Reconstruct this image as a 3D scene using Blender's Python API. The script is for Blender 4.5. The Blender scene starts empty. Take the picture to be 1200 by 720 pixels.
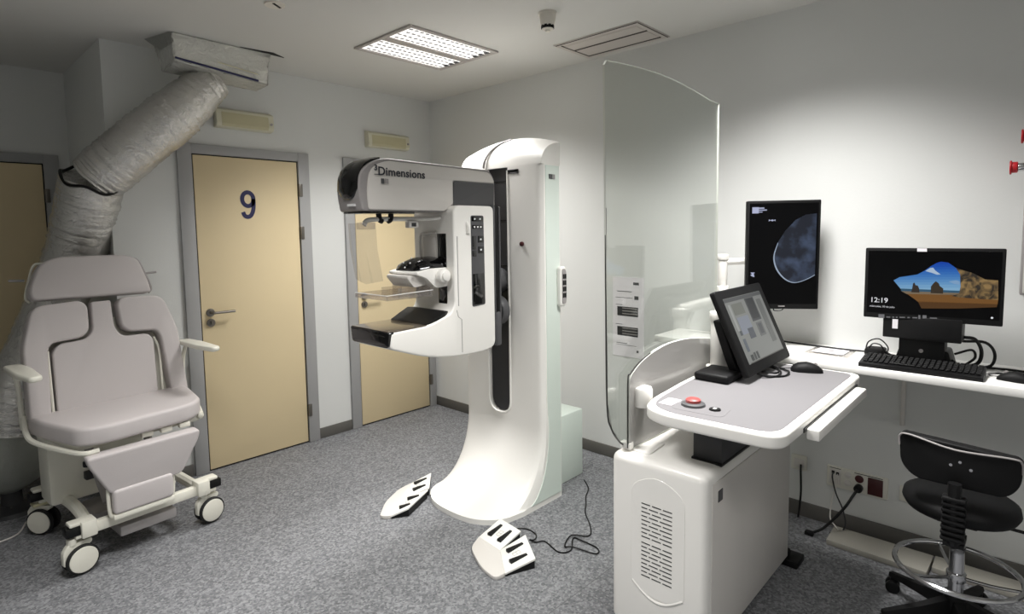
import bpy, bmesh, math, random
from mathutils import Vector, Matrix
random.seed(4)
COL = bpy.context.scene.collection
SC = bpy.context.scene
PI = math.pi
V = Vector

# ------------------------------------------------------------------ materials
def lin(c):
    c = c / 255.0
    return c / 12.92 if c <= 0.04045 else ((c + 0.055) / 1.055) ** 2.4

def rgb(c):
    return (lin(c[0]), lin(c[1]), lin(c[2]), 1.0)

def mat(name, col, rough=0.5, metal=0.0, spec=0.5, emit=0.0, coat=0.0, bump=None, var=None, alpha_mix=None):
    m = bpy.data.materials.new(name)
    m.use_nodes = True
    nt = m.node_tree
    b = nt.nodes['Principled BSDF']
    b.inputs['Base Color'].default_value = rgb(col)
    b.inputs['Roughness'].default_value = rough
    b.inputs['Metallic'].default_value = metal
    b.inputs['Specular IOR Level'].default_value = spec
    b.inputs['Coat Weight'].default_value = coat
    if emit:
        b.inputs['Emission Color'].default_value = rgb(col)
        b.inputs['Emission Strength'].default_value = emit
    if var or bump:
        tc = nt.nodes.new('ShaderNodeTexCoord')
    if var:                                   # (scale, amount): faint tonal variation
        nz = nt.nodes.new('ShaderNodeTexNoise')
        nz.inputs['Scale'].default_value = var[0]
        nz.inputs['Detail'].default_value = 4
        nt.links.new(tc.outputs['Object'], nz.inputs['Vector'])
        rp = nt.nodes.new('ShaderNodeValToRGB')
        k = var[1]
        rp.color_ramp.elements[0].position = 0.3
        rp.color_ramp.elements[1].position = 0.7
        rp.color_ramp.elements[0].color = rgb([max(0, x * (1 - k)) for x in col])
        rp.color_ramp.elements[1].color = rgb([min(255, x * (1 + k)) for x in col])
        nt.links.new(nz.outputs['Fac'], rp.inputs['Fac'])
        nt.links.new(rp.outputs['Color'], b.inputs['Base Color'])
    if bump:                                  # (scale, strength)
        n2 = nt.nodes.new('ShaderNodeTexNoise')
        n2.inputs['Scale'].default_value = bump[0]
        n2.inputs['Detail'].default_value = 5
        nt.links.new(tc.outputs['Object'], n2.inputs['Vector'])
        bp = nt.nodes.new('ShaderNodeBump')
        bp.inputs['Strength'].default_value = bump[1]
        bp.inputs['Distance'].default_value = 0.01
        nt.links.new(n2.outputs['Fac'], bp.inputs['Height'])
        nt.links.new(bp.outputs['Normal'], b.inputs['Normal'])
    return m

def glass_mat(name, tint, refl=1.0, body=0.0, body_col=(200, 200, 200), ior=1.45):
    m = bpy.data.materials.new(name)
    m.use_nodes = True
    nt = m.node_tree
    nt.nodes.clear()
    out = nt.nodes.new('ShaderNodeOutputMaterial')
    tr = nt.nodes.new('ShaderNodeBsdfTransparent')
    tr.inputs['Color'].default_value = rgb(tint)
    gl = nt.nodes.new('ShaderNodeBsdfGlossy')
    gl.inputs['Roughness'].default_value = 0.02
    gl.inputs['Color'].default_value = (refl, refl, refl, 1)
    lw = nt.nodes.new('ShaderNodeLayerWeight')
    lw.inputs['Blend'].default_value = 0.5
    pw = nt.nodes.new('ShaderNodeMath'); pw.operation = 'POWER'; pw.inputs[1].default_value = 5.0
    nt.links.new(lw.outputs['Facing'], pw.inputs[0])
    f0 = ((ior - 1) / (ior + 1)) ** 2
    fr = nt.nodes.new('ShaderNodeMath'); fr.operation = 'MULTIPLY_ADD'; fr.inputs[1].default_value = 1 - f0; fr.inputs[2].default_value = f0
    nt.links.new(pw.outputs[0], fr.inputs[0])
    mx = nt.nodes.new('ShaderNodeMixShader')
    src = tr
    if body:
        df = nt.nodes.new('ShaderNodeBsdfDiffuse')
        df.inputs['Color'].default_value = rgb(body_col)
        m2 = nt.nodes.new('ShaderNodeMixShader')
        m2.inputs['Fac'].default_value = body
        nt.links.new(tr.outputs[0], m2.inputs[1])
        nt.links.new(df.outputs[0], m2.inputs[2])
        src = m2
    nt.links.new(fr.outputs[0], mx.inputs['Fac'])
    nt.links.new(src.outputs[0], mx.inputs[1])
    nt.links.new(gl.outputs[0], mx.inputs[2])
    nt.links.new(mx.outputs[0], out.inputs['Surface'])
    return m

def floor_mat():
    m = bpy.data.materials.new('speckled_vinyl')
    m.use_nodes = True
    nt = m.node_tree
    b = nt.nodes['Principled BSDF']
    tc = nt.nodes.new('ShaderNodeTexCoord')
    v = nt.nodes.new('ShaderNodeTexVoronoi')
    v.inputs['Scale'].default_value = 105
    n = nt.nodes.new('ShaderNodeTexNoise')
    n.inputs['Scale'].default_value = 140
    n.inputs['Detail'].default_value = 3
    n3 = nt.nodes.new('ShaderNodeTexNoise')
    n3.inputs['Scale'].default_value = 1.6
    n3.inputs['Detail'].default_value = 2
    for x in (v, n, n3):
        nt.links.new(tc.outputs['Object'], x.inputs['Vector'])
    rv = nt.nodes.new('ShaderNodeSeparateColor')
    nt.links.new(v.outputs['Color'], rv.inputs['Color'])
    mix = nt.nodes.new('ShaderNodeMath'); mix.operation = 'MULTIPLY_ADD'
    mix.inputs[1].default_value = 0.55
    nt.links.new(rv.outputs['Red'], mix.inputs[0])
    m2 = nt.nodes.new('ShaderNodeMath'); m2.operation = 'MULTIPLY'
    m2.inputs[1].default_value = 0.5
    nt.links.new(n.outputs['Fac'], m2.inputs[0])
    nt.links.new(m2.outputs[0], mix.inputs[2])
    m3 = nt.nodes.new('ShaderNodeMath'); m3.operation = 'MULTIPLY_ADD'
    m3.inputs[1].default_value = 0.10
    nt.links.new(n3.outputs['Fac'], m3.inputs[0])
    nt.links.new(mix.outputs[0], m3.inputs[2])
    rp = nt.nodes.new('ShaderNodeValToRGB')
    e = rp.color_ramp.elements
    e[0].position = 0.18; e[0].color = rgb((78, 79, 82))
    e[1].position = 0.95; e[1].color = rgb((146, 147, 149))
    k = e.new(0.55); k.color = rgb((113, 114, 117))
    nt.links.new(m3.outputs[0], rp.inputs['Fac'])
    nt.links.new(rp.outputs['Color'], b.inputs['Base Color'])
    b.inputs['Roughness'].default_value = 0.62
    b.inputs['Specular IOR Level'].default_value = 0.3
    return m

def foil_mat(name, col, scale, strength, rough=0.3, metal=0.85):
    m = bpy.data.materials.new(name)
    m.use_nodes = True
    nt = m.node_tree
    b = nt.nodes['Principled BSDF']
    b.inputs['Base Color'].default_value = rgb(col)
    b.inputs['Metallic'].default_value = metal
    b.inputs['Roughness'].default_value = rough
    tc = nt.nodes.new('ShaderNodeTexCoord')
    n = nt.nodes.new('ShaderNodeTexNoise')
    n.inputs['Scale'].default_value = scale
    n.inputs['Detail'].default_value = 6
    n.inputs['Roughness'].default_value = 0.6
    n.inputs['Distortion'].default_value = 1.2
    nt.links.new(tc.outputs['Object'], n.inputs['Vector'])
    bp = nt.nodes.new('ShaderNodeBump')
    bp.inputs['Strength'].default_value = strength
    bp.inputs['Distance'].default_value = 0.03
    nt.links.new(n.outputs['Fac'], bp.inputs['Height'])
    nt.links.new(bp.outputs['Normal'], b.inputs['Normal'])
    return m

M = dict(
    wall=mat('white_wall_paint', (213, 214, 212), 0.9, spec=0.15, bump=(90, 0.05)),
    ceiling=mat('white_ceiling_paint', (212, 211, 207), 0.95, spec=0.1),
    floor=floor_mat(),
    seam=mat('vinyl_weld', (92, 92, 94), 0.7),
    base=mat('grey_baseboard', (92, 90, 86), 0.6),
    door=mat('cream_laminate', (221, 203, 165), 0.55, spec=0.35, var=(0.8, 0.02)),
    frame=mat('grey_door_frame', (160, 160, 160), 0.45),
    gap=mat('dark_seal', (25, 22, 22), 0.8),
    steel=mat('brushed_steel', (120, 116, 110), 0.35, metal=0.9),
    chrome=mat('chrome', (200, 200, 202), 0.12, metal=1.0),
    white=mat('white_plastic', (235, 233, 228), 0.38, coat=0.15),
    white2=mat('pale_side_plastic', (212, 222, 214), 0.4),
    light=mat('light_grey_plastic', (208, 204, 199), 0.4),
    grey=mat('mid_grey_plastic', (150, 146, 145), 0.45),
    surf=mat('grey_work_surface', (116, 114, 116), 0.55),
    dark=mat('dark_grey_plastic', (76, 76, 78), 0.5),
    char=mat('charcoal_plastic', (44, 44, 46), 0.5),
    black=mat('black_plastic', (12, 12, 13), 0.45, spec=0.3),
    blackm=mat('matt_black_plastic', (10, 10, 11), 0.6, spec=0.25),
    gloss=mat('glossy_black', (6, 6, 7), 0.08, coat=0.5),
    carbon=mat('brown_carbon_plate', (84, 76, 66), 0.25, coat=0.4),
    rubber=mat('black_rubber', (20, 20, 20), 0.75),
    navy=mat('navy_print', (30, 30, 78), 0.5),
    ink=mat('dark_print', (38, 40, 50), 0.5),
    whiteprint=mat('white_print', (225, 225, 225), 0.5),
    red=mat('red_plastic', (190, 30, 40), 0.4),
    darkred=mat('dark_red_plastic', (66, 24, 26), 0.4),
    pinkred=mat('soft_red_button', (168, 74, 72), 0.4),
    vinyl=mat('mauve_grey_upholstery', (190, 184, 183), 0.5, spec=0.35, bump=(220, 0.04)),
    cream=mat('cream_enamel', (222, 220, 208), 0.4),
    offwhite=mat('aged_white_plastic', (208, 205, 184), 0.5),
    lens=mat('yellowed_lens', (190, 184, 150), 0.4),
    smoke=mat('white_detector', (220, 215, 205), 0.5),
    paper=mat('white_paper', (228, 224, 228), 0.8, spec=0.1),
    desk=mat('white_laminate', (238, 237, 234), 0.4),
    plate=mat('white_socket', (216, 214, 204), 0.45),
    trunk=mat('ivory_trunking', (156, 153, 144), 0.5),
    foil=foil_mat('crinkled_foil', (212, 210, 206), 24, 0.4, 0.24, 0.82),
    foilbox=foil_mat('wrapped_foil_board', (216, 216, 210), 18, 0.6, 0.24, 0.35),
    bag=foil_mat('grey_wrap', (150, 152, 146), 9, 0.4, 0.5, 0.1),
    grille=mat('grille_white', (196, 190, 184), 0.6),
    slot=mat('grille_shadow_gap', (70, 64, 60), 0.8),
    lampframe=mat('lamp_frame_grey', (178, 172, 168), 0.5),
    louvre=mat('lamp_louvre', (255, 253, 250), 0.4, emit=1.0),
    louvre_gap=mat('louvre_gap', (150, 149, 150), 0.4, emit=0.22),
    glass=glass_mat('clear_shield', (244, 246, 244), 1.0, ior=1.5),
    glass_edge=mat('shield_edge', (214, 216, 208), 0.25, emit=0.0),
    frost=glass_mat('frosted_shield', (225, 225, 223), 0.9, body=0.72, body_col=(186, 184, 181)),
    edge_dark=mat('shield_dark_edge', (60, 60, 58), 0.3),
    acryl=glass_mat('clear_acrylic', (238, 236, 234), 1.0, body=0.05, body_col=(240, 240, 240)),
    visor=glass_mat('thin_clear_visor', (232, 232, 232), 0.7, body=0.10, body_col=(235, 232, 230)),
)

# ------------------------------------------------------------------ bmesh helpers
def fin(bm):
    bmesh.ops.recalc_face_normals(bm, faces=bm.faces)
    return bm

def bevel(bm, w, seg=3, ang=30):
    if w <= 0:
        return bm
    bm.normal_update()
    es = [e for e in bm.edges if len(e.link_faces) == 2 and e.calc_face_angle(0) > math.radians(ang)]
    if es:
        bmesh.ops.bevel(bm, geom=es, offset=w, segments=seg, profile=0.5, affect='EDGES', clamp_overlap=True)
    return fin(bm)

def xf(bm, loc=(0, 0, 0), rot=(0, 0, 0)):
    from mathutils import Euler
    bm.transform(Matrix.Translation(loc) @ Euler(rot).to_matrix().to_4x4())
    return bm

def box(x0, x1, y0, y1, z0, z1, bev=0.0, seg=2):
    bm = bmesh.new()
    vs = [bm.verts.new((x, y, z)) for x in (x0, x1) for y in (y0, y1) for z in (z0, z1)]
    for f in ((0, 1, 3, 2), (4, 6, 7, 5), (0, 4, 5, 1), (2, 3, 7, 6), (0, 2, 6, 4), (1, 5, 7, 3)):
        bm.faces.new([vs[i] for i in f])
    fin(bm)
    return bevel(bm, bev, seg)

def rpoly(pts, r, n=5):
    """round the corners of a polygon; r: one radius or a list"""
    out = []
    L = len(pts)
    for i, p in enumerate(pts):
        rr = r[i] if isinstance(r, (list, tuple)) else r
        p = V((p[0], p[1])); a = V(pts[i - 1][:2]) - p; b = V(pts[(i + 1) % L][:2]) - p
        if rr <= 0:
            out.append(tuple(p)); continue
        rr2 = min(rr, a.length * 0.49, b.length * 0.49)
        s = p + a.normalized() * rr2; e = p + b.normalized() * rr2
        for k in range(n + 1):
            t = k / n
            out.append(tuple(s * (1 - t) ** 2 + p * 2 * t * (1 - t) + e * t * t))
    return out

def prism(pts, axis, a0, a1, bev=0.0, seg=3, ang=30):
    bm = bmesh.new()
    def mk(p, a):
        return {'x': (a, p[0], p[1]), 'y': (p[0], a, p[1]), 'z': (p[0], p[1], a)}[axis]
    A = [bm.verts.new(mk(p, a0)) for p in pts]
    B = [bm.verts.new(mk(p, a1)) for p in pts]
    bm.faces.new(A); bm.faces.new(B[::-1])
    n = len(pts)
    for i in range(n):
        bm.faces.new((A[i], B[i], B[(i + 1) % n], A[(i + 1) % n]))
    fin(bm)
    return bevel(bm, bev, seg, ang)

def loft(rings, cap=True):
    bm = bmesh.new()
    R = [[bm.verts.new(p) for p in r] for r in rings]
    n = len(R[0])
    for a, b in zip(R, R[1:]):
        for i in range(n):
            bm.faces.new((a[i], a[(i + 1) % n], b[(i + 1) % n], b[i]))
    if cap:
        bm.faces.new(R[0]); bm.faces.new(R[-1][::-1])
    return fin(bm)

def spline(P, k=6, closed=False):
    P = [V(p) for p in P]
    if k <= 1 or len(P) < 3:
        return P
    out = []
    n = len(P)
    rng = n if closed else n - 1
    for i in range(rng):
        p0 = P[(i - 1) % n] if closed or i > 0 else P[0] * 2 - P[1]
        p1 = P[i]; p2 = P[(i + 1) % n]
        p3 = P[(i + 2) % n] if closed or i + 2 < n else P[-1] * 2 - P[-2]
        for j in range(k):
            t = j / k
            out.append(0.5 * ((2 * p1) + (p2 - p0) * t + (2 * p0 - 5 * p1 + 4 * p2 - p3) * t * t + (3 * p1 - p0 - 3 * p2 + p3) * t ** 3))
    if not closed:
        out.append(P[-1])
    return out

def tube(path, r, n=8, k=6, closed=False, rfun=None):
    P = spline(path, k, closed)
    L = len(P)
    rings = []
    up = None
    for i, p in enumerate(P):
        t = (P[(i + 1) % L] - P[i - 1]) if closed else (P[min(i + 1, L - 1)] - P[max(i - 1, 0)])
        t.normalize()
        if up is None:
            up = V((0, 0, 1)) if abs(t.z) < 0.9 else V((1, 0, 0))
        s = t.cross(up)
        if s.length < 1e-5:
            s = t.cross(V((0, 1, 0.1)))
        s.normalize(); up = s.cross(t).normalized()
        rr = rfun(i / max(1, L - 1), i) if rfun else r
        ring = []
        for j in range(n):
            a = 2 * PI * j / n
            q = rr[j] if isinstance(rr, list) else rr
            ring.append(p + s * math.cos(a) * q + up * math.sin(a) * q)
        rings.append(ring)
    if closed:
        rings.append(rings[0])
        bm = loft(rings, cap=False)
        bmesh.ops.remove_doubles(bm, verts=bm.verts, dist=1e-6)
        return fin(bm)
    return loft(rings)

def lathe(prof, n=24, c=(0, 0, 0), axis='z'):
    rings = []
    for r, z in prof:
        ring = []
        for j in range(n):
            a = 2 * PI * j / n
            x, y = r * math.cos(a), r * math.sin(a)
            p = {'z': (x, y, z), 'x': (z, x, y), 'y': (x, z, y)}[axis]
            ring.append(V(p) + V(c))
        rings.append(ring)
    return loft(rings)

def cyl(c, r, h, n=20, axis='z', bev=0.0):
    b = min(bev, h / 2.2, r / 2)
    pr = [(r, 0), (r, h)] if b <= 0 else [(r - b, 0), (r - b * .3, b * .3), (r, b), (r, h - b), (r - b * .3, h - b * .3), (r - b, h)]
    return lathe(pr, n, c, axis)

def join(*bms):
    out = bmesh.new()
    for b in bms:
        me = bpy.data.meshes.new('tmp'); b.to_mesh(me); out.from_mesh(me); bpy.data.meshes.remove(me); b.free()
    return out

WM = {}
def obj(name, bm, m, parent=None, local=False, smooth=35, label=None):
    """link one mesh object; the bmesh is in world coordinates unless local"""
    me = bpy.data.meshes.new(name)
    bm.to_mesh(me); bm.free()
    if parent is not None and not local:
        me.transform(WM[parent.name].inverted())
    ms = m if isinstance(m, (list, tuple)) else [m]
    for x in ms:
        me.materials.append(M[x] if isinstance(x, str) else x)
    if smooth:
        me.polygons.foreach_set('use_smooth', [True] * len(me.polygons))
        me.set_sharp_from_angle(angle=math.radians(smooth))
    o = bpy.data.objects.new(name, me)
    COL.objects.link(o)
    if parent is not None:
        o.parent = parent
        WM[o.name] = WM[parent.name]
    else:
        WM[o.name] = Matrix.Identity(4)
    if label:
        o['label'] = label
    return o

def tag(o, label, cat, group=None, kind=None):
    o['label'] = label; o['category'] = cat
    if group: o['group'] = group
    if kind: o['kind'] = kind
    return o

def thing(name, label, cat, loc=(0, 0, 0), rotz=0.0, group=None, kind=None):
    o = bpy.data.objects.new(name, None)
    COL.objects.link(o)
    o.empty_display_size = 0.1
    o.location = loc; o.rotation_euler = (0, 0, rotz)
    WM[o.name] = Matrix.Translation(loc) @ Matrix.Rotation(rotz, 4, 'Z')
    return tag(o, label, cat, group, kind)

def struct(name, bm, m, label, cat):
    return tag(obj(name, bm, m), label, cat, kind='structure')

def boolean_cut(bm, cutter):
    out = []
    for b in (bm, cutter):
        me = bpy.data.meshes.new('tmpcut'); b.to_mesh(me); b.free()
        o = bpy.data.objects.new('tmpcut', me); COL.objects.link(o); out.append(o)
    a, c = out
    md = a.modifiers.new('cut', 'BOOLEAN'); md.object = c; md.operation = 'DIFFERENCE'; md.solver = 'EXACT'
    dg = bpy.context.evaluated_depsgraph_get(); dg.update()
    me = bpy.data.meshes.new_from_object(a.evaluated_get(dg))
    r = bmesh.new(); r.from_mesh(me)
    for o in out:
        d = o.data; bpy.data.objects.remove(o); bpy.data.meshes.remove(d)
    bpy.data.meshes.remove(me)
    return r

def text_bm(s, size, mtx, ext=0.0006, bold=0.0, space=1.0, align='LEFT'):
    cu = bpy.data.curves.new('txt', 'FONT')
    cu.body = s; cu.size = size; cu.extrude = ext; cu.offset = bold; cu.space_character = space
    cu.align_x = align; cu.resolution_u = 3
    o = bpy.data.objects.new('txt', cu); COL.objects.link(o)
    dg = bpy.context.evaluated_depsgraph_get(); dg.update()
    me = bpy.data.meshes.new_from_object(o.evaluated_get(dg))
    bm = bmesh.new(); bm.from_mesh(me)
    bpy.data.objects.remove(o); bpy.data.curves.remove(cu); bpy.data.meshes.remove(me)
    bm.transform(mtx)
    return bm

def basis(o, x, y):
    """4x4 with local x, y axes along the given world vectors and origin o"""
    x = V(x).normalized(); y = V(y).normalized(); z = x.cross(y)
    m = Matrix((x, y, z)).transposed().to_4x4()
    m.translation = V(o)
    return m

# ------------------------------------------------------------------ setting
H = 2.624
XL, YB, YR = -4.3, -5.4, 1.0          # left wall, wall behind camera, recess depth
NX = -2.328                           # outer corner of the door wall
struct('floor', box(XL - .1, .1, YB - .1, YR + .1, -.06, 0), 'floor', 'grey speckled vinyl floor of the examination room', 'floor')
struct('ceiling', box(XL - .1, .1, YB - .1, YR + .1, H, H + .06), 'ceiling', 'plain white painted ceiling of the room', 'ceiling')
struct('wall_back', box(NX, 0.1, 0, YR + .1, 0, H), 'wall', 'white wall with the two cream doors beside the foil duct', 'wall')
struct('wall_right', box(0, .1, YB, 0, 0, H), 'wall', 'long white wall behind the monitors and the wall desk', 'wall')
struct('wall_recess', box(XL, NX, YR, YR + .1, 0, H), 'wall', 'shaded back wall of the recess behind the recliner', 'wall')
struct('wall_left', box(XL - .1, XL, YB, YR, 0, H), 'wall', 'white side wall left of the recess, outside the picture', 'wall')
struct('wall_front', box(XL, 0, YB - .1, YB, 0, H), 'wall', 'white wall behind the camera', 'wall')

def seam(a, b, w=.004):
    a = V(a); b = V(b); d = (b - a).normalized(); n = V((-d.y, d.x, 0)) * w / 2
    bm = bmesh.new()
    bm.faces.new([bm.verts.new(p) for p in (a - n, b - n, b + n, a + n)])
    bmesh.ops.translate(bm, verts=bm.verts, vec=(0, 0, .0006))
    return fin(bm)
struct('trim_1', join(seam((-3.9, -.93, 0), (-.1, -1.03, 0)), seam((-3.9, -2.45, 0), (-.05, -2.55, 0)), seam((-.36, -2.55, 0), (-.36, -5.2, 0)), seam((-1.3, -2.52, 0), (-1.3, -5.2, 0))),
       'seam', 'dark weld seams between the vinyl floor sheets', 'floor seam')

def skirt(name, pts, label):
    bms = []
    for x0, x1, y0, y1 in pts:
        bms.append(box(x0, x1, y0, y1, 0, .078, .003))
    struct(name, join(*bms), 'base', label, 'baseboard')
skirt('baseboard_back', [(NX, -1.985, -.012, 0), (-1.13, -.85, -.012, 0)], 'dark grey baseboard along the wall with the cream doors')
skirt('baseboard_right', [(-.012, 0, YB, 0)], 'dark grey baseboard along the wall under the wall desk')
skirt('baseboard_recess', [(NX - .012, NX, 0, YR)], 'dark grey baseboard on the side of the recess')

def ribbon(path, w, m, closed=False, th=.0006):
    P = [V((p[0], p[1], 0)) for p in path]; L = len(P)
    bm = bmesh.new(); R = []
    for i, p in enumerate(P):
        d = (P[(i + 1) % L] - P[i - 1]) if closed else (P[min(i + 1, L - 1)] - P[max(i - 1, 0)])
        d.normalize(); n = V((-d.y, d.x, 0)) * w / 2
        R.append((bm.verts.new(p - n + V((0, 0, th))), bm.verts.new(p + n + V((0, 0, th)))))
    for i in range(L if closed else L - 1):
        a, b = R[i], R[(i + 1) % L]
        bm.faces.new((a[0], b[0], b[1], a[1]))
    bm.transform(m)
    return fin(bm)
def nine(m):
    ring = [(.037 * math.cos(2 * PI * i / 32), .131 + .045 * math.sin(2 * PI * i / 32)) for i in range(32)]
    tail = [(p.x, p.y) for p in spline([(.0365, .135, 0), (.0365, .095, 0), (.030, .052, 0), (.014, .022, 0), (-.008, .0145, 0), (-.026, .024, 0), (-.035, .046, 0)], 5)]
    return join(ribbon(ring, .027, m, True), ribbon(tail, .027, m))

def door(n, x0, x1, y, top, label, handle_side, number=None, fw=.082, fwr=None, hinges=(.24, 1.53, 1.83), handle=True):
    fwr = fw if fwr is None else fwr
    t = thing('door_%d' % n, label, 'door', ((x0 + x1) / 2, y, 0), kind='structure')
    g = .008
    obj('door_leaf', box(x0 + g, x1 - g, y - .012, y - .001, .012, top - g, .001), 'door', t)
    obj('door_seal', box(x0, x1, y - .005, y, .002, top), 'gap', t, label='black gap round the door leaf')
    fr = join(box(x0 - fw, x0, y - .022, y, 0, top + .06, .004), box(x1, x1 + fwr, y - .022, y, 0, top + .06, .004),
              box(x0 - .001, x1 + .001, y - .0215, y, top, top + .06, .004))
    obj('door_frame', fr, 'frame', t)
    for z in hinges:
        obj('hinge', box(x1 - .004, x1 + .024, y - .03, y - .012, z - .045, z + .045, .004), 'steel', t)
    if handle:
        hx = x0 + .058 if handle_side == 'l' else x1 - .058
        s = 1 if handle_side == 'l' else -1
        hd = join(cyl((hx, y - .024, 1.03), .026, .012, 20, 'y', .003), tube([(hx, y - .02, 1.03), (hx, y - .055, 1.03), (hx + s * .02, y - .064, 1.031), (hx + s * .135, y - .062, 1.03)], .0085, 10, 4))
        obj('door_handle', hd, 'steel', t)
        obj('lock_rose', join(cyl((hx, y - .024, .965), .026, .012, 20, 'y', .003), box(hx - .004, hx + .004, y - .034, y - .023, .955, .975, .002)), 'steel', t)
    if number:
        obj('door_number', nine(basis((-1.5645, y - .0128, 1.626), (1, 0, 0), (0, 0, 1))), 'navy', t, label='dark blue number 9')
    return t
door(1, -3.17, -2.474, YR, 2.012, 'cream door in the shaded recess behind the foil duct', 'l', hinges=(1.8,))
door(2, -1.895, -1.208, 0, 2.03, 'cream door with the dark blue number 9', 'l', '9')
door(3, -.768, -.082, 0, 2.03, 'cream door behind the mammography unit, beside the room corner', 'l', fwr=.066)

# ------------------------------------------------------------------ ceiling fittings
def ceiling_lamp(cx, cy, label, full=True, power=60, spread=125):
    t = thing('ceiling_lamp', label, 'ceiling lamp', (cx, cy, H), group='louvred ceiling lamps' if not full else None)
    hx, hy = .335, .275
    z = H
    fr = join(box(cx - hx, cx + hx, cy - hy, cy - hy + .025, z - .012, z, .003), box(cx - hx, cx + hx, cy + hy - .025, cy + hy, z - .012, z, .003),
              box(cx - hx, cx - hx + .025, cy - hy + .025, cy + hy - .025, z - .012, z, .003), box(cx + hx - .025, cx + hx, cy - hy + .025, cy + hy - .025, z - .012, z, .003))
    obj('lamp_frame', fr, 'lampframe', t)
    obj('centre_strip', box(cx - hx + .03, cx + hx - .03, cy - .03, cy + .03, z - .009, z, .002), 'lampframe', t)
    for s in (-1, 1):
        y0, y1 = sorted((cy + s * .035, cy + s * (hy - .03)))
        o = obj('louvre', box(cx - hx + .03, cx + hx - .03, y0, y1, z - .004, z), 'louvre', t)
        if full:
            bl = []
            nx, ny = 16, 4
            for i in range(nx):
                for j in range(ny):
                    px = cx - hx + .05 + (2 * hx - .1) * (i + .5 * (j % 2)) / (nx - .5)
                    py = y0 + (y1 - y0) * (j + .5) / ny
                    bl.append(box(px - .011, px + .011, py - .008, py + .008, z - .0065, z - .0035))
            obj('louvre_grid', join(*bl), 'louvre_gap', o)['kind'] = 'stuff'
            ends = [box(cx + hx - .055, cx + hx - .03, y0 + .02 + q * .05, y0 + .05 + q * .05, z - .008, z - .003) for q in range(3)]
            for en in ends:
                obj('louvre_clip', en, 'dark', o)
    L = bpy.data.lights.new('lamp_light', 'AREA')
    L.shape = 'RECTANGLE'; L.size = .6; L.size_y = .48; L.energy = power; L.color = (1.0, .985, .965); L.spread = math.radians(spread)
    lo = bpy.data.objects.new('lamp_light', L); COL.objects.link(lo)
    lo.parent = t; lo.location = (0, 0, -.02)
    return t
ceiling_lamp(-.905, -1.11, 'square louvred ceiling lamp above the mammography unit', True, 29, 123)
ceiling_lamp(-.95, -3.05, 'louvred ceiling lamp above the workstation, outside the picture', False, 40, 121)
ceiling_lamp(-2.7, -2.35, 'added louvred fill lamp near the camera, brightening the recliner, outside the picture', False, 33, 114)  # unseen fill, added and placed to brighten the recliner but spare the recess
ceiling_lamp(-2.6, -4.45, 'added louvred fill lamp behind the camera, brightening the cabinet side, outside the picture', False, 18, 116)  # extra unseen lamp, put in to lift the dark right side of the cabinet

t = thing('smoke_detector', 'small white smoke detector on the ceiling beside the grille', 'smoke detector', (-.84, -1.995, H))
obj('base_ring', lathe([(.001, H), (.046, H), (.046, H - .01), (.001, H - .01)], 24, (-.84, -1.995, 0)), 'smoke', t)
obj('detector_body', lathe([(.001, H - .008), (.042, H - .008), (.040, H - .04), (.032, H - .066), (.001, H - .066)], 24, (-.84, -1.995, 0)), 'smoke', t)
for a in range(10):
    an = 2 * PI * a / 10
    pass
obj('sensor_cage', join(*[xf(box(.0225, .0325, -.0065, .0065, -.008, .008), (-.84, -1.995, H - .072), (0, 0, 2 * PI * a / 9)) for a in range(9)],
                        lathe([(.001, -.066), (.022, -.066), (.022, -.082), (.001, -.082)], 18, (-.84, -1.995, H))), 'black', t, label='black vented sensor cage')
obj('sensor_tip', lathe([(.001, -.080), (.030, -.0805), (.028, -.083), (.016, -.086), (.011, -.094), (.001, -.096)], 18, (-.84, -1.995, H)), 'smoke', t)

t = thing('ceiling_grille', 'long rectangular air grille in the ceiling beside the smoke detector', 'air grille', (-.24, -1.97, H))
gx0, gx1, gy0, gy1 = -.415, -.06, -2.262, -1.69
obj('grille_frame', join(box(gx0, gx1, gy0, gy1, H - .006, H, .002)), 'grille', t)
obj('shadow_gap', join(box(gx0 + .004, gx0 + .014, gy0 + .01, gy1 - .01, H - .0075, H - .004), box(gx0 + .15, gx0 + .162, gy0 + .035, gy1 - .035, H - .0095, H - .004),
                       box(gx1 - .052, gx1 - .04, gy0 + .035, gy1 - .035, H - .0095, H - .004), box(gx0 + .03, gx1 - .04, gy1 - .043, gy1 - .035, H - .0095, H - .004), box(gx0 + .01, gx1 - .01, gy0 + .004, gy0 + .011, H - .0075, H - .004)), 'slot', t, label='dark shadow gaps')
for a, b in ((gx0 + .05, gx0 + .145), (gx0 + .167, gx1 - .056)):
    obj('grille_blade', box(a, b, gy0 + .04, gy1 - .045, H - .009, H - .005, .001), 'grille', t)

t = thing('ceiling_disc', 'small round cover plate on the ceiling above the cream door 9', 'cover plate', (-1.856, -1.141, H))
obj('disc_plate', lathe([(.001, 0), (.048, 0), (.046, -.007), (.001, -.007)], 24, (-1.856, -1.141, H)), 'smoke', t)
obj('disc_gap', xf(box(-.03, .03, -.006, .006, -.009, -.006), (-1.85, -1.15, H), (0, 0, .6)), 'gap', t, label='dark opening')

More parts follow.
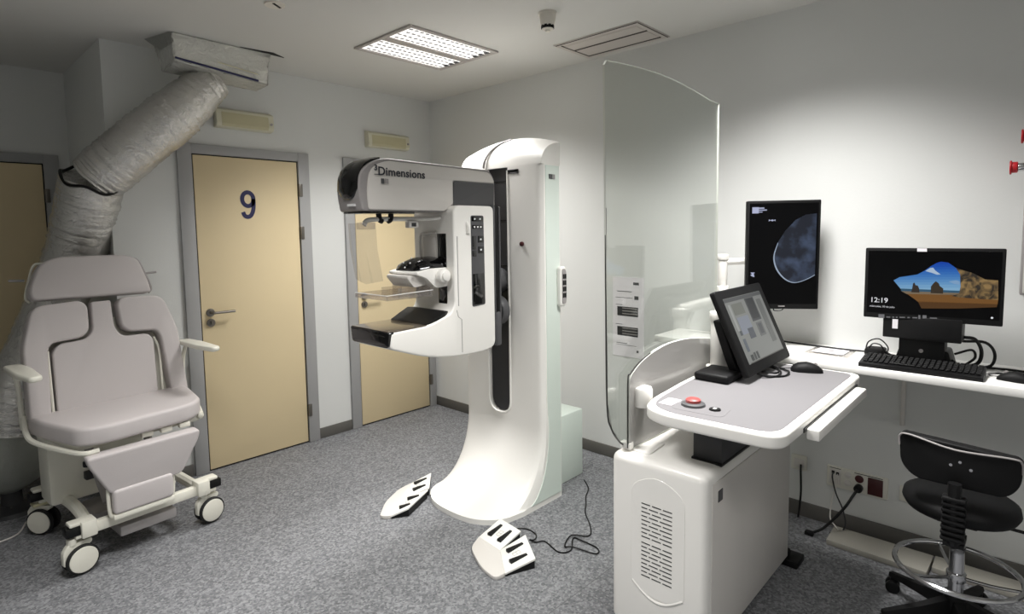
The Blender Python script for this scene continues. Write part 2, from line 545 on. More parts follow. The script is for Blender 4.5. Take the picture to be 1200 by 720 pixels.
def emergency_light(x0, x1, z0, z1, label):
    t = thing('emergency_light', label, 'emergency light', ((x0 + x1) / 2, 0, z0), group='emergency lights above the doors')
    obj('housing', prism(rpoly([(.0, z0 + .004), (-.05, z0 + .01), (-.062, z0 + .03), (-.055, z1 - .02), (.0, z1)], [0, .008, .008, .008, 0]), 'x', x0, x1, .004), 'offwhite', t)
    obj('light_lens', prism([(-.052, z0 + .012), (-.0635, z0 + .03), (-.058, z1 - .035), (-.05, z1 - .035)], 'x', x0 + .03, x1 - .035, .003), 'lens', t)
    obj('test_button', cyl(((x1 - .018), -.066, z0 + .055), .008, .012, 12, 'y'), 'grey', t)
emergency_light(-1.75, -1.385, 2.2, 2.336, 'yellowed emergency light above door 9, under the foil box')
emergency_light(-.648, -.262, 2.18, 2.312, 'yellowed emergency light above the door behind the mammography unit')

# ------------------------------------------------------------------ foil box and duct
t = thing('foil_box', 'foil wrapped box hanging from the ceiling above the foil duct', 'duct box', (-1.82, -.25, H))
ring0 = [(-2.075, -.385, 2.478), (-1.555, -.375, 2.43), (-1.55, -.20, 2.425), (-2.075, -.17, 2.455)]
ring1 = [(-2.08, -.392, 2.56), (-1.55, -.378, 2.55), (-1.55, -.16, 2.55), (-2.085, -.13, 2.56)]
ring2 = [(-2.085, -.395, H), (-1.53, -.38, H), (-1.53, -.12, H), (-2.09, -.1, H)]
bm = loft([ring0, ring1, ring2]); bevel(bm, .008, 2)
bmesh.ops.subdivide_edges(bm, edges=bm.edges, cuts=5, use_grid_fill=True)
for v in bm.verts:
    v.co += V((random.uniform(-1, 1), random.uniform(-1, 1), random.uniform(-1, 1) if v.co.z < H - .02 else 0)) * .0028
    v.co.z = min(v.co.z, H)
obj('box_wrap', bm, 'foilbox', t, smooth=50)
obj('tape_line', tube([(-2.07, -.392, 2.49), (-1.62, -.386, 2.445)], .006, 6, 1), 'navy', t, label='dark blue tape line')
obj('printed_line', tube([(-1.85, -.394, 2.508), (-1.62, -.386, 2.482)], .0025, 6, 1), 'lens', t)
fl = bmesh.new()
fl.faces.new([fl.verts.new(p) for p in [(-2.15, -.16, H - .002), (-2.09, -.39, H - .002), (-2.082, -.385, 2.56), (-2.088, -.2, 2.565)]])
bmesh.ops.solidify(fl, geom=fl.faces[:], thickness=.004)
obj('foil_flap', fin(fl), 'foilbox', t)
obj('ceiling_gap', prism([(-1.72, -.384), (-1.44, -.36), (-1.53, -.41)], 'z', H - .004, H), 'gap', t, label='dark gap at the ceiling')

def wob(seed, n, base, amp):
    rnd = random.Random(seed)
    state = {}
    def f(t, i):
        if i not in state:                      # each ring: one crease depth plus a slowly turning pattern
            state[i] = (rnd.uniform(-1, 1), [rnd.uniform(-1, 1) for _ in range(7)])
        c, g = state[i]
        out = []
        for j in range(n):
            u = 7 * j / n; k = int(u); w = u - k; w = w * w * (3 - 2 * w)
            loc = g[k % 7] * (1 - w) + g[(k + 1) % 7] * w
            out.append(base(t) * (1 + amp * (c * .45 + loc * .8)))
        return out
    return f
t = thing('foil_duct', 'crinkled foil flexible duct bending down behind the recliner', 'duct', (-2.82, .3, 0))
up = [(-1.815, -.262, 2.432), (-1.90, -.25, 2.36), (-2.05, -.215, 2.2), (-2.2, -.15, 2.05), (-2.33, -.075, 1.91), (-2.395, -.03, 1.84)]
obj('upper_duct', tube(up, .14, 36, 20, rfun=wob(1, 36, lambda q: (.092 + .052 * min(1, q * 2.6)) * (1 - .08 * max(0, q - .85) / .15), .034)), 'foil', t, smooth=60)
lo = [(-2.405, 0.0, 1.845), (-2.425, .07, 1.68), (-2.47, .16, 1.45), (-2.57, .2, 1.17), (-2.67, .225, .9), (-2.76, .24, .68), (-2.80, .25, .46)]
obj('lower_duct', tube(lo, .15, 36, 22, rfun=wob(2, 36, lambda q: .148 + .006 * math.sin(q * 9), .03)), 'foil', t, smooth=60)
ec, ea = V((-2.399, -.014, 1.842)), V((-.1, .5, -.85)).normalized()
e1 = ea.cross(V((0, 0, 1))).normalized(); e2 = ea.cross(e1)
obj('elbow_tape', tube([ec + (e1 * math.cos(q) + e2 * math.sin(q)) * .152 + ea * .014 * math.sin(q * 5) for q in [2 * PI * i / 28 for i in range(28)]], .008, 6, 3, closed=True), 'black', t, label='black torn band at the bend')
obj('end_hood', lathe([(.10, .50), (.155, .47), (.185, .38), (.175, .26), (.13, .17), (.05, .12), (.001, .11)][::-1], 28, (-2.83, .27, 0)), 'bag', t, label='grey wrapped lower end')
obj('hood_stand', lathe([(.001, 0), (.13, 0), (.12, .02), (.05, .05), (.045, .13), (.001, .13)], 20, (-2.83, .27, 0)), 'char', t)
tag(obj('floor_cable', tube([(-3.3, -.1, .004), (-3.0, -.12, .004), (-2.86, -.1, .004), (-2.80, .04, .004)], .004, 6, 6), 'light'), 'thin pale cable on the floor left of the recliner', 'cable')

# ------------------------------------------------------------------ recliner
t = thing('medical_recliner', 'mauve grey padded medical recliner on white casters', 'medical chair', (-2.44, -.43, 0), math.atan2(.09, .996))
CH = t
B0 = V((0, .13, .66)); SD = V((0, .2, .98)); BN = V((0, -.98, .2)).normalized()   # back plane: up direction and normal towards the sitter
def back_pad(poly, r, th, off, bev=.022):
    poly = rpoly(poly, r, 5)
    bm = prism(poly, 'z', 0, th, bev, 4, 50)
    m = Matrix((V((1, 0, 0)), SD, BN)).transposed().to_4x4()
    m.translation = B0 + BN * off
    bm.transform(m)
    return fin(bm)
obj('headrest', back_pad([(-.286, .555), (.24, .548), (.236, .60), (.195, .748), (.12, .768), (-.17, .768), (-.24, .735), (-.292, .61)], [.03, .02, .03, .04, .04, .05, .05, .03], .085, -.01, .03), 'vinyl', t, True)
obj('back_pad', back_pad([(-.045, .525), (.045, .525), (.045, .375), (.075, .325), (.195, .325), (.222, .29), (.205, -.08), (-.245, -.08), (-.232, .29), (-.20, .33), (-.085, .335), (-.052, .375)],
                         [.012, .012, .04, .03, .03, .02, .02, .02, .02, .03, .03, .04], .06, 0, .02), 'vinyl', t, True)
for s in (-1, 1):
    P = [(-.29, .525), (-.095, .535), (-.066, .505), (-.072, .378), (-.105, .345), (-.235, .335), (-.253, .30), (-.272, -.05), (-.355, -.05), (-.345, .33)]
    P = [(x * -s, y) for x, y in P]
    if s > 0: P = P[::-1]
    obj('shoulder_pad', back_pad(P, [.05, .03, .03, .04, .03, .03, .02, .02, .03, .04] if s < 0 else [.04, .03, .02, .02, .03, .03, .04, .03, .03, .05], .085, -.005, .022), 'vinyl', t, True)
obj('back_shell', back_pad([(-.27, .44), (.25, .44), (.30, .2), (.30, -.08), (-.33, -.08), (-.33, .2)], .03, .03, -.045, .01), 'cream', t, True)
obj('seam_trim', tube([B0 + V((.225, 0, 0)) + SD * .30 + BN * .05, B0 + V((.243, 0, 0)) + SD * .22 + BN * .05, B0 + V((.232, 0, 0)) + SD * -.03 + BN * .05], .006, 6, 4), 'cream', t, True)
obj('seam_trim', tube([B0 + V((-.248, 0, 0)) + SD * .30 + BN * .05, B0 + V((-.258, 0, 0)) + SD * -.03 + BN * .05], .006, 6, 1), 'cream', t, True)
for s in (-1, 1):
    x = .235 if s > 0 else -.28
    pts = [B0 + V((x - s * .06, 0, 0)) + SD * .752, B0 + V((x - s * .02, 0, 0)) + SD * .745, B0 + V((x + s * .005, 0, 0)) + SD * .68, B0 + V((x + s * .03, 0, 0)) + SD * .585, B0 + V((x + s * .015, 0, 0)) + SD * .555]
    o = obj('headrest_rail', tube([p - BN * (.0 if s > 0 else .03) + V((0 if s > 0 else .022, 0, 0)) for p in pts], .008 if s > 0 else .006, 8, 5), 'grey' if s > 0 else 'cream', t, True)
    q = B0 + V((x + s * .01, 0, 0)) + SD * .665
    obj('rail_pin', tube([q, q + V((s * .06, 0, .004))], .006, 8, 1), 'grey', o, True)
# seat
seat = rpoly([(-.36, .10), (.35, .10), (.345, .02), (.285, -.27), (.20, -.345), (-.18, -.372), (-.275, -.335), (-.345, -.05)], [.03, .03, .05, .05, .1, .1, .05, .06], 5)
obj('seat', prism(seat, 'z', .585, .672, .026, 4, 50), 'vinyl', t, True)
obj('seat_pan', prism(rpoly([(-.33, .12), (.33, .12), (.27, -.28), (-.27, -.28)], .03), 'z', .555, .588, .006), 'cream', t, True)
obj('side_rail', tube([(-.36, .14, .66), (-.372, .06, .605), (-.365, -.02, .575), (-.32, -.17, .562), (-.262, -.33, .557), (-.20, -.345, .557)], .012, 8, 6), 'cream', t, True)
obj('side_rail', tube([(.36, .14, .66), (.365, .06, .605), (.355, -.05, .575), (.31, -.2, .562), (.27, -.28, .575), (.272, -.285, .60)], .012, 8, 6), 'cream', t, True)
# calf pad, foot pad
def leg_pad(poly, r, y0, y1, z0, z1, th, bev):
    bm = prism(rpoly(poly, r, 5), 'z', 0, th, bev, 4, 50)      # x across, y = height 0..1 along the pad
    up = V((0, y1 - y0, z1 - z0)); n = V((1, 0, 0)).cross(up).normalized()
    if n.y > 0: n = -n
    m = Matrix((V((1, 0, 0)), up.normalized(), n)).transposed().to_4x4(); m.translation = V((0, y0, z0))
    bm.transform(m)
    return fin(bm)
obj('calf_pad', leg_pad([(-.262, .205), (-.255, .165), (-.172, 0), (.135, 0), (.218, .165), (.222, .205)], [.02, .03, .03, .03, .03, .02], -.31, -.33, .345, .555, .06, .022), 'vinyl', t, True)
fp = obj('foot_pad', leg_pad([(-.168, .0), (.088, .0), (.088, .118), (-.168, .118)], .02, -.335, -.335, .243, .36, .045, .014), 'vinyl', t, True)
obj('foot_pad_bracket', join(tube([(-.168, -.34, .37), (-.178, -.345, .36), (-.176, -.345, .25), (-.16, -.35, .225)], .008, 8, 4), tube([(.085, -.34, .375), (.097, -.345, .365), (.095, -.345, .26), (.08, -.35, .23)], .008, 8, 4),
                             box(-.17, .09, -.375, -.335, .218, .243, .006)), 'cream', fp, True)
for i in range(3):
    obj('seat_clip', box(-.02 + i * .085, .03 + i * .085, -.33, -.30, .555, .58, .004), 'cream', t, True)
# arms
for s in (-1, 1):
    x = .385 * s
    arm = prism(rpoly([(x - .035, .16), (x + .035, .16), (x + .045, .0), (x + .03, -.24), (x - .02, -.255), (x - .04, -.1)], .025), 'z', .895, .922, .01, 3, 50)
    o = obj('armrest', arm, 'cream', t, True)
    obj('armrest_post', tube([(x, .12, .90), (x - s * .015, .14, .80), (x - s * .02, .145, .60)], .011, 8, 4), 'cream', o, True)
# lever, underframe, base
obj('lever', join(tube([(-.245, -.325, .555), (-.25, -.34, .52)], .006, 6, 1), cyl((-.25, -.34, .495), .014, .028, 12, 'z', .005)), 'black', t, True)
obj('lift_housing', box(-.30, .12, .07, .24, .2, .555, .02), 'cream', t, True)
for s in (-.14, .12):
    obj('lift_arm', tube([(s, -.20, .25), (s, .12, .54)], .02, 8, 1), 'grey', t, True)
rails = []
for s in (-1, 1):
    rails.append(tube([(s * .245, -.29, .195), (s * .23, -.1, .21), (s * .23, .1, .21), (s * .25, .29, .195)], .026, 10, 5))
obj('base_rail', join(*rails, box(-.24, .24, -.315, -.275, .17, .22, .008), box(-.24, .24, .26, .30, .17, .22, .008)), 'cream', t, True)
obj('base_tray', join(box(-.13, .12, -.31, -.1, .10, .15, .01), box(-.17, .17, -.1, .12, .12, .17, .01)), 'grey', t, True)
obj('control_box', box(-.16, .02, .03, .069, .30, .34, .004), 'char', t, True)
for sx in (-1, 1):
    for sy in (-1, 1):
        x, y = sx * .285, sy * .29
        front = sy < 0
        k = thing_part = obj('caster', join(lathe([(.001, 0), (.062, 0), (.066, .004), (.066, .016), (.062, .02), (.001, .02)], 28, (0, 0, .07), 'y')), 'rubber', t, True)
        # wheel disc pair turned towards the camera side
        ang = .12 if front else (-.9 if sx < 0 else .5)
        R = Matrix.Translation((x, y, 0)) @ Matrix.Rotation(ang, 4, 'Z')
        me = k.data; me.transform(Matrix.Translation((0, -.034, 0))); me2 = bmesh.new(); me2.from_mesh(me)
        b2 = lathe([(.001, 0), (.062, 0), (.066, .004), (.066, .016), (.062, .02), (.001, .02)], 28, (0, .014, .07), 'y')
        tmp = bpy.data.meshes.new('t'); b2.to_mesh(tmp); b2.free(); me2.from_mesh(tmp)
        me2.transform(R); me2.to_mesh(me); me2.free()
        me.polygons.foreach_set('use_smooth', [True] * len(me.polygons)); me.set_sharp_from_angle(angle=math.radians(35))
        cap = join(lathe([(.001, -.042), (.035, -.041), (.056, -.037), (.0585, -.032), (.001, -.032)], 28, (0, 0, .07), 'y'), lathe([(.001, .033), (.0585, .033), (.056, .039), (.035, .042), (.001, .043)], 28, (0, 0, .07), 'y'))
        cap.transform(R); obj('wheel_cover', cap, 'cream', k, True)
        hood = join(prism(rpoly([(-.07, .06), (-.05, .06), (-.02, .10), (.045, .13), (.045, .15), (-.05, .15), (-.07, .12)], .008), 'y', -.0145, .0135, .003), cyl((-.03, 0, .145), .02, .03, 14))
        hood.transform(R); obj('caster_fork', hood, 'cream', k, True)
        e = -1 if sx < 0 else 1
        obj('corner_bracket', join(box(x - .035 - e * .035, x + .025 - e * .035, y - .05 if front else y - .03, y + .03, .17, .245, .006), box(x - .02 - e * .0, x + e * .0 + .03, y - .03, y + .03, .168, .188, .006), box(x - .04, x + .04, y - .03, y + .03, .228, .246, .007)), 'cream', t, True)
        obj('bumper', box(min(x, x + e * .045) - .01, max(x, x + e * .045) + .01, y - .034, y + .024, .186, .229, .006), 'black', t, True)
obj('brake_pedal', box(-.33, -.26, .26, .32, .155, .17, .004), 'lens', t, True, label='yellowish brake pedal')

# ------------------------------------------------------------------ mammography unit
t = thing('mammography_unit', 'white mammography machine with wide curved foot and projecting imaging arm', 'mammography machine', (-.85, -1.605, 0))
MU = t
YC, HW = -1.605, .315
def pfl(z):
    q = min(1.0, max(0.0, (z - .028) / .40))
    return 1 - math.sqrt(max(0, 1 - (1 - q) ** 2))
def col_ring(z, xb=-.66):
    fs, fc = .19 * pfl(z), .43 * pfl(z)
    ring = []
    N = 40
    for i in range(N + 1):
        tt = -1 + 2 * i / N
        a = abs(tt)
        x = -.812 - fs - (fc - fs) * math.sqrt(max(0, 1 - a ** 2.6))
        rd = .02 * max(0, (a - .9) / .1) ** 2
        ring.append((x + rd, YC + HW * tt, z))
    # the plan at the floor: rounded back corners, narrow back
    ring += [(xb, YC + HW, z), (-.62, YC + HW - .05, z), (-.38, YC + HW - .25, z), (-.38, YC - HW + .25, z), (-.62, YC - HW + .05, z), (xb, YC - HW, z)]
    return ring
zs = [0, .012, .028, .035, .045, .06, .08, .105, .135, .17, .21, .25, .30, .35, .40, .43, .8, 1.3, 1.88]
body = loft([col_ring(z) for z in zs])
cut = prism(rpoly([(-1.672, .462), (-1.498, .462), (-1.498, 2.2), (-1.672, 2.2)], [.085, .085, 0, 0], 10), 'x', -1.0, -.765)
body = boolean_cut(body, cut)
obj('column', body, 'white', t, smooth=28)
obj('slot_lining', prism(rpoly([(-1.665, .47), (-1.505, .47), (-1.505, 1.895), (-1.665, 1.895)], [.08, .08, 0, 0], 8), 'x', -.79, -.766), 'char', t, label='dark vertical slot of the column')
obj('slot_ribs', join(*[box(-.793, -.789, -1.66, -1.51, z, z + .006) for z in (1.06, 1.32, 1.58, 1.8)]), 'black', t)
rim_pts = rpoly([(-1.672, .462), (-1.498, .462), (-1.498, 1.0), (-1.672, 1.0)], [.085, .085, 0, 0], 10)
rim_pts = rim_pts[:]
obj('slot_rim', tube([(-.812, p[0], p[1]) for p in ([(-1.672, 1.86)] + rim_pts[:22] + [(-1.498, 1.86)])], .007, 6, 1), 'white', t)
# domed top cap
rings = []
for i in range(15):
    tt = -1 + 2 * i / 14
    y = YC + HW * tt
    cr = .055 * (1 - abs(tt) ** 2.2)
    pr = [(-.812, 1.879)]
    for k in range(1, 11):
        a = PI / 2 * k / 10
        pr.append((-.812 + (.155) * (1 - math.cos(a)) + 0, 1.885 + (.115 + cr) * math.sin(a)))
    tb = -.655 + .235 * min(1, (1 - abs(tt)) * 1.2)
    pr += [(tb, 2.0 + cr), (tb, 1.879)]
    rings.append([(x, y, z) for x, z in pr])
top = loft(rings)
obj('top_cap', top, 'white', t, smooth=40)
obj('cap_groove', tube([(-.822, -1.49, 1.885), (-.817, -1.498, 1.93), (-.79, -1.52, 1.985), (-.75, -1.56, 2.025), (-.71, -1.61, 2.046)], .007, 6, 5), 'grey', t)
sp_ = [(-.667, .03)] + [(-.80 - .19 * pfl(z) + .03, z) for z in (.034, .04, .05, .07, .1, .14, .19, .25, .32, .42)] + [(-.782, .6), (-.782, 1.872), (-.667, 1.872)]
obj('side_panel', prism(sp_, 'y', -1.9232, -1.918), 'white2', t, label='pale green tinted side panel')
obj('side_mark', box(-.755, -.725, -1.9265, -1.922, 1.80, 1.825), 'dark', t)
obj('side_mark', box(-.718, -.705, -1.9265, -1.922, 1.80, 1.825), 'grey', t)
obj('display_strip', box(-.8165, -.81, -1.755, -1.672, 1.838, 1.862, .001), 'gloss', t, label='small black display strip')
obj('emergency_stop', join(cyl((-.826, -1.778, 1.45), .013, .016, 16, 'x', .004)), 'darkred', t, label='dark red stop button')
k = obj('side_keypad', prism(rpoly([(-.695, 1.10), (-.645, 1.10), (-.645, 1.325), (-.695, 1.325)], .02, 6), 'y', -1.952, -1.922, .008), 'white', t)
obj('keypad_face', prism(rpoly([(-.684, 1.12), (-.655, 1.115), (-.648, 1.14), (-.648, 1.28), (-.658, 1.31), (-.684, 1.31)], .012, 5), 'y', -1.956, -1.95), 'grey', k)
obj('keypad_button', join(*[box(-.681 + i * .016, -.668 + i * .016, -1.959, -1.955, 1.15 + j * .035, 1.176 + j * .035, .002) for i in range(2) for j in range(4)]), 'black', k)
obj('rear_box', join(box(-.56, -.335, -1.835, -1.4, 0, .42, .012), box(-.6, -.36, -1.80, -1.42, 0.0, .41, .01)), 'white2', t)
# foot rim
# --- hub and back plate
obj('rotation_hub', join(cyl((-.95, -1.585, 1.24), .07, .175, 28, 'x', .006), cyl((-.90, -1.625, 1.075), .085, .06, 24, 'x', .012)), 'dark', t)
bodyp = rpoly([(-1.0, .9), (-1.0, 1.655), (-1.28, 1.655), (-1.28, 1.15), (-1.30, 1.09), (-1.30, .9)], [.02, .02, .03, .03, .05, .02], 4)
obj('arm_back_plate', join(box(-1.0, -.985, -1.742, -1.43, .91, 1.66, .01), box(-.988, -.945, -1.742, -1.43, .90, 1.09, .012), box(-.958, -.945, -1.742, -1.43, 1.0, 1.655, .006)), 'dark', t)
obj('arm_back_gap', box(-.986, -.957, -1.738, -1.434, 1.08, 1.66, .004), 'black', t)
side = [(-1.0, .905), (-1.0, 1.655), (-1.285, 1.655), (-1.285, 1.16), (-1.31, 1.118), (-1.37, 1.10), (-1.45, 1.074), (-1.672, 1.068), (-1.674, .992), (-1.45, .915), (-1.25, .89), (-1.08, .89)]
sp = rpoly(side, [.04, .03, .05, .06, .03, .03, .05, .012, .02, .2, .12, .06], 6)
obj('arm_body', prism(sp, 'y', -1.745, -1.425, .022, 4, 50), 'white', t, smooth=50)
obj('arm_seam', join(tube([(-1.243, -1.7455, .91), (-1.243, -1.7455, 1.08), (-1.265, -1.7455, 1.095), (-1.275, -1.7455, 1.13)], .0016, 5, 1), tube([(-1.262, -1.7455, 1.15), (-1.262, -1.7455, 1.50)], .0022, 5, 1)), 'grey', t)
# control strip
k = obj('control_strip', prism(rpoly([(-1.168, 1.135), (-1.075, 1.14), (-1.078, 1.605), (-1.168, 1.605)], .012, 4), 'y', -1.7475, -1.744, .001), 'dark', t, label='dark control strip')
obj('strip_window', box(-1.163, -1.081, -1.7488, -1.747, 1.145, 1.305, .001), 'gloss', k)
obj('strip_buttons', join(box(-1.164, -1.082, -1.7488, -1.747, 1.575, 1.6, .001), box(-1.160, -1.084, -1.7488, -1.747, 1.537, 1.556, .001), *[box(-1.163 + a, -1.163 + a + w, -1.7488, -1.747, z, z + h, .001) for a, w, z, h in ((0, .03, 1.43, .07), (.042, .04, 1.465, .035), (.042, .04, 1.41, .035), (0, .03, 1.395, .03))]), 'gloss', k)
obj('strip_symbols', join(*[box(x - .005, x + .005, -1.7496, -1.7486, z - .004, z + .004) for x, z in ((-1.142, 1.587), (-1.105, 1.587), (-1.145, 1.546), (-1.122, 1.546), (-1.10, 1.546), (-1.102, 1.482), (-1.102, 1.428))]), 'whiteprint', k)
# receptor front and plate
obj('receptor_front', prism(rpoly([(-1.735, .998), (-1.435, .998), (-1.425, 1.072), (-1.745, 1.072)], [.02, .02, .008, .008], 4), 'x', -1.684, -1.655, .004), 'gloss', t, label='black front face of the breast support')
pl = rpoly([(-1.68, 1.074), (-1.68, 1.068), (-1.45, 1.071), (-1.37, 1.098), (-1.33, 1.128), (-1.335, 1.134), (-1.38, 1.108), (-1.45, 1.08)], [0, 0, .04, .04, 0, 0, .04, .04], 4)
obj('support_plate', prism([(-1.681, 1.068), (-1.681, 1.0745), (-1.46, 1.0775), (-1.46, 1.068)], 'y', -1.738, -1.432, .001), 'carbon', t, label='brown carbon breast support plate')
obj('support_rear', loft([[(-1.46, -1.728, 1.070), (-1.46, -1.442, 1.070), (-1.46, -1.442, 1.079), (-1.46, -1.728, 1.079)], [(-1.40, -1.738, 1.085), (-1.40, -1.432, 1.085), (-1.40, -1.432, 1.104), (-1.40, -1.738, 1.104)],
                          [(-1.345, -1.738, 1.10), (-1.345, -1.432, 1.10), (-1.345, -1.432, 1.130), (-1.345, -1.738, 1.130)], [(-1.312, -1.72, 1.11), (-1.312, -1.45, 1.11), (-1.312, -1.45, 1.128), (-1.312, -1.72, 1.128)]]), 'black', t, label='black raised rear edge of the support')
# front black slot and paddle carriage
obj('carriage_slot', box(-1.2885, -1.283, -1.688, -1.622, 1.145, 1.515, .001), 'gloss', t, label='black vertical carriage slot')
obj('slot_cover', box(-1.296, -1.284, -1.615, -1.52, 1.385, 1.50, .003), 'light', t)
obj('grab_bar', join(tube([(-1.30, -1.50, 1.385), (-1.30, -1.50, 1.50), (-1.298, -1.53, 1.516), (-1.292, -1.62, 1.518)], .007, 8, 4)), 'light', t)
hb = obj('paddle_carriage', join(loft([[(x, YC0 + w * math.cos(a), 1.335 + hgt * math.sin(a)) for a in [PI * i / 14 for i in range(15)]] for x, w, hgt, YC0 in ((-1.46, .075, .012, -1.575), (-1.44, .10, .042, -1.575), (-1.39, .11, .062, -1.575), (-1.31, .11, .066, -1.58), (-1.285, .10, .062, -1.58))])), 'gloss', t, label='glossy black cap of the paddle carriage')
obj('carriage_body', join(prism(rpoly([(-1.283, 1.25), (-1.283, 1.345), (-1.40, 1.345), (-1.475, 1.33), (-1.475, 1.318), (-1.42, 1.30), (-1.36, 1.245)], [.01, .01, .02, .006, .006, .02, .02], 4), 'y', -1.692, -1.462, .008), ), 'white', hb)
obj('carriage_knob', join(cyl((-1.325, -1.725, 1.305), .036, .034, 22, 'y', .007), cyl((-1.325, -1.735, 1.305), .024, .012, 18, 'y', .004)), 'white', hb)
obj('carriage_knob', cyl((-1.39, -1.462, 1.315), .03, .03, 20, 'y', .006), 'white', hb)
obj('carriage_light', join(*[cyl((x, y, z), .004, .004, 8, 'x') for x, y, z in ((-1.448, -1.60, 1.372), (-1.448, -1.545, 1.372), (-1.42, -1.575, 1.395), (-1.462, -1.575, 1.35))]), 'whiteprint', hb)
obj('paddle_clip', join(prism(rpoly([(-1.40, 1.262), (-1.40, 1.30), (-1.505, 1.318), (-1.512, 1.305), (-1.47, 1.255)], .008, 3), 'y', -1.66, -1.49, .005)), 'light', hb)
# clear compression paddle
px0, px1, py0, py1, pz = -1.668, -1.40, -1.715, -1.452, 1.212
th = .003
pad = join(box(px0, px1, py0, py1, pz, pz + th, .001), box(px0, px0 + th, py0, py1, pz + th, pz + .024), box(px1 - th, px1, py0, py1, pz + th, pz + .05), box(px0, px1, py0, py0 + th, pz + th, pz + .024), box(px0, px1, py1 - th, py1, pz + th, pz + .024),
           box(-1.56, -1.44, -1.655, -1.65, pz + th, pz + .045), box(-1.56, -1.44, -1.52, -1.515, pz + th, pz + .045), box(-1.50, -1.495, -1.65, -1.52, pz + th, pz + .05))
obj('compression_paddle', pad, 'acryl', t, label='clear compression paddle')
obj('paddle_edge', tube([(px0, py1, pz + .024), (px0, py0, pz + .024), (px1, py0, pz + .03)], .002, 6, 1), 'whiteprint', t)
obj('paddle_mount', box(-1.412, -1.35, -1.64, -1.53, 1.205, 1.262, .008), 'acryl', t)
# face shield with its bar
arm = tube([(-1.70, -1.60, 1.56), (-1.66, -1.60, 1.585), (-1.40, -1.60, 1.59), (-1.25, -1.66, 1.592), (-1.20, -1.72, 1.585), (-1.19, -1.748, 1.55), (-1.19, -1.748, 1.515)], .011, 8, 6)
fs = obj('face_shield_arm', arm, 'white', t)
obj('arm_block', box(-1.46, -1.40, -1.62, -1.585, 1.545, 1.58, .006), 'light', fs)
obj('shield_clip', box(-1.73, -1.655, -1.625, -1.58, 1.54, 1.572, .004), 'acryl', fs)
obj('arm_sensor', box(-1.445, -1.418, -1.6225, -1.619, 1.552, 1.57, .002), 'char', fs)
sh = []
for i in range(13):
    a = -.75 + 1.5 * i / 12
    sh.append((-1.70 + .06 * (1 - math.cos(a)) - .02, -1.585 + .115 * a / .75, 0))
bm = bmesh.new()
lo_r = [bm.verts.new((x + .03, y, 1.285 + .02 * abs(y + 1.585) / .115)) for x, y, _ in sh]
md_r = [bm.verts.new((x + .005, y, 1.45)) for x, y, _ in sh]
hi_r = [bm.verts.new((x, y, 1.57)) for x, y, _ in sh]
for a, b in ((lo_r, md_r), (md_r, hi_r)):
    for i in range(12):
        bm.faces.new((a[i], a[i + 1], b[i + 1], b[i]))
bmesh.ops.solidify(bm, geom=bm.faces[:], thickness=.002)
obj('face_shield', fin(bm), 'visor', t, label='clear curved face shield')
# tube head
hy0, hy1 = -1.692, -1.478
head = [(-.935, 1.655), (-.935, 1.80), (-.975, 1.85), (-1.67, 1.862), (-1.765, 1.80), (-1.772, 1.70), (-1.755, 1.622), (-1.29, 1.622), (-1.27, 1.655)]
bm = prism(rpoly(head, [.01, .03, .03, .09, .06, .05, .012, .02, .01], 6), 'y', hy0, hy1, 0)
for v in bm.verts:                         # the head narrows towards its front
    if v.co.x < -1.66:
        q = min(1, (-1.66 - v.co.x) / .11)
        v.co.y = -1.585 + (v.co.y + 1.585) * (1 - .13 * q * q)
bevel(bm, .02, 4, 45)
hd = obj('tube_head', bm, 'grey', t, smooth=45)
pan = [(-.945, 1.782), (-.945, 1.795), (-.98, 1.838), (-1.64, 1.85), (-1.715, 1.815), (-1.733, 1.72), (-1.728, 1.628), (-1.292, 1.628), (-1.262, 1.65), (-1.24, 1.665), (-1.24, 1.782)]
bm = prism(rpoly(pan, [.005, .02, .03, .08, .06, .06, .012, .02, .01, .01, .012], 5), 'y', hy0 - .004, hy0 + .012, .0025, 2)
for v in bm.verts:
    if v.co.x < -1.68:
        q = max(0, min(1, (-1.66 - v.co.x) / .11)); v.co.y += .107 * .13 * q * q
obj('head_side_panel', bm, 'light', hd)
obj('head_dark_panel', prism(rpoly([(-.948, 1.652), (-.942, 1.778), (-1.232, 1.778), (-1.236, 1.655)], [.01, .01, .014, .01], 4), 'y', hy0 - .003, hy0 + .012, .002), 'dark', hd)
# glossy black nose
nose = []
for i in range(17):
    a = -1 + 2 * i / 16
    y = -1.585 + .084 * a
    zl = 1.672 + .05 * abs(a) ** 2.5
    ring = []
    prof = [(-1.66, 1.8705), (-1.71, 1.858), (-1.742, 1.838), (-1.766, 1.808), (-1.778, 1.77), (-1.783, 1.72), (-1.780, zl + .01), (-1.770, zl), (-1.74, zl), (-1.74, 1.79), (-1.66, 1.855)]
    for x, z in prof:
        ring.append((x + .010 * abs(a) ** 3, y, z - .005 * abs(a) ** 3))
    nose.append(ring)
obj('head_nose', loft(nose), 'gloss', hd, smooth=60, label='glossy black nose of the tube head')
obj('nose_print', join(*[box(-1.772, -1.755, -1.635 + i * .0095, -1.628 + i * .0095, 1.644, 1.655) for i in range(6)]), 'whiteprint', hd)
obj('collimator_plate', box(-1.745, -1.46, -1.668, -1.50, 1.612, 1.623, .003), 'gloss', hd)
obj('shield_hook', join(tube([(-1.62, -1.60, 1.615), (-1.615, -1.60, 1.585), (-1.60, -1.60, 1.578)], .013, 8, 4), tube([(-1.55, -1.60, 1.615), (-1.555, -1.60, 1.585), (-1.57, -1.60, 1.578)], .013, 8, 4)), 'black', hd)
tm = basis((-1.70, hy0 - .0045, 1.797), (1, 0, -.012), (0, 0, 1))
def shift(m, dx, dz):
    m = m.copy(); m.translation += V((dx, 0, dz)); return m
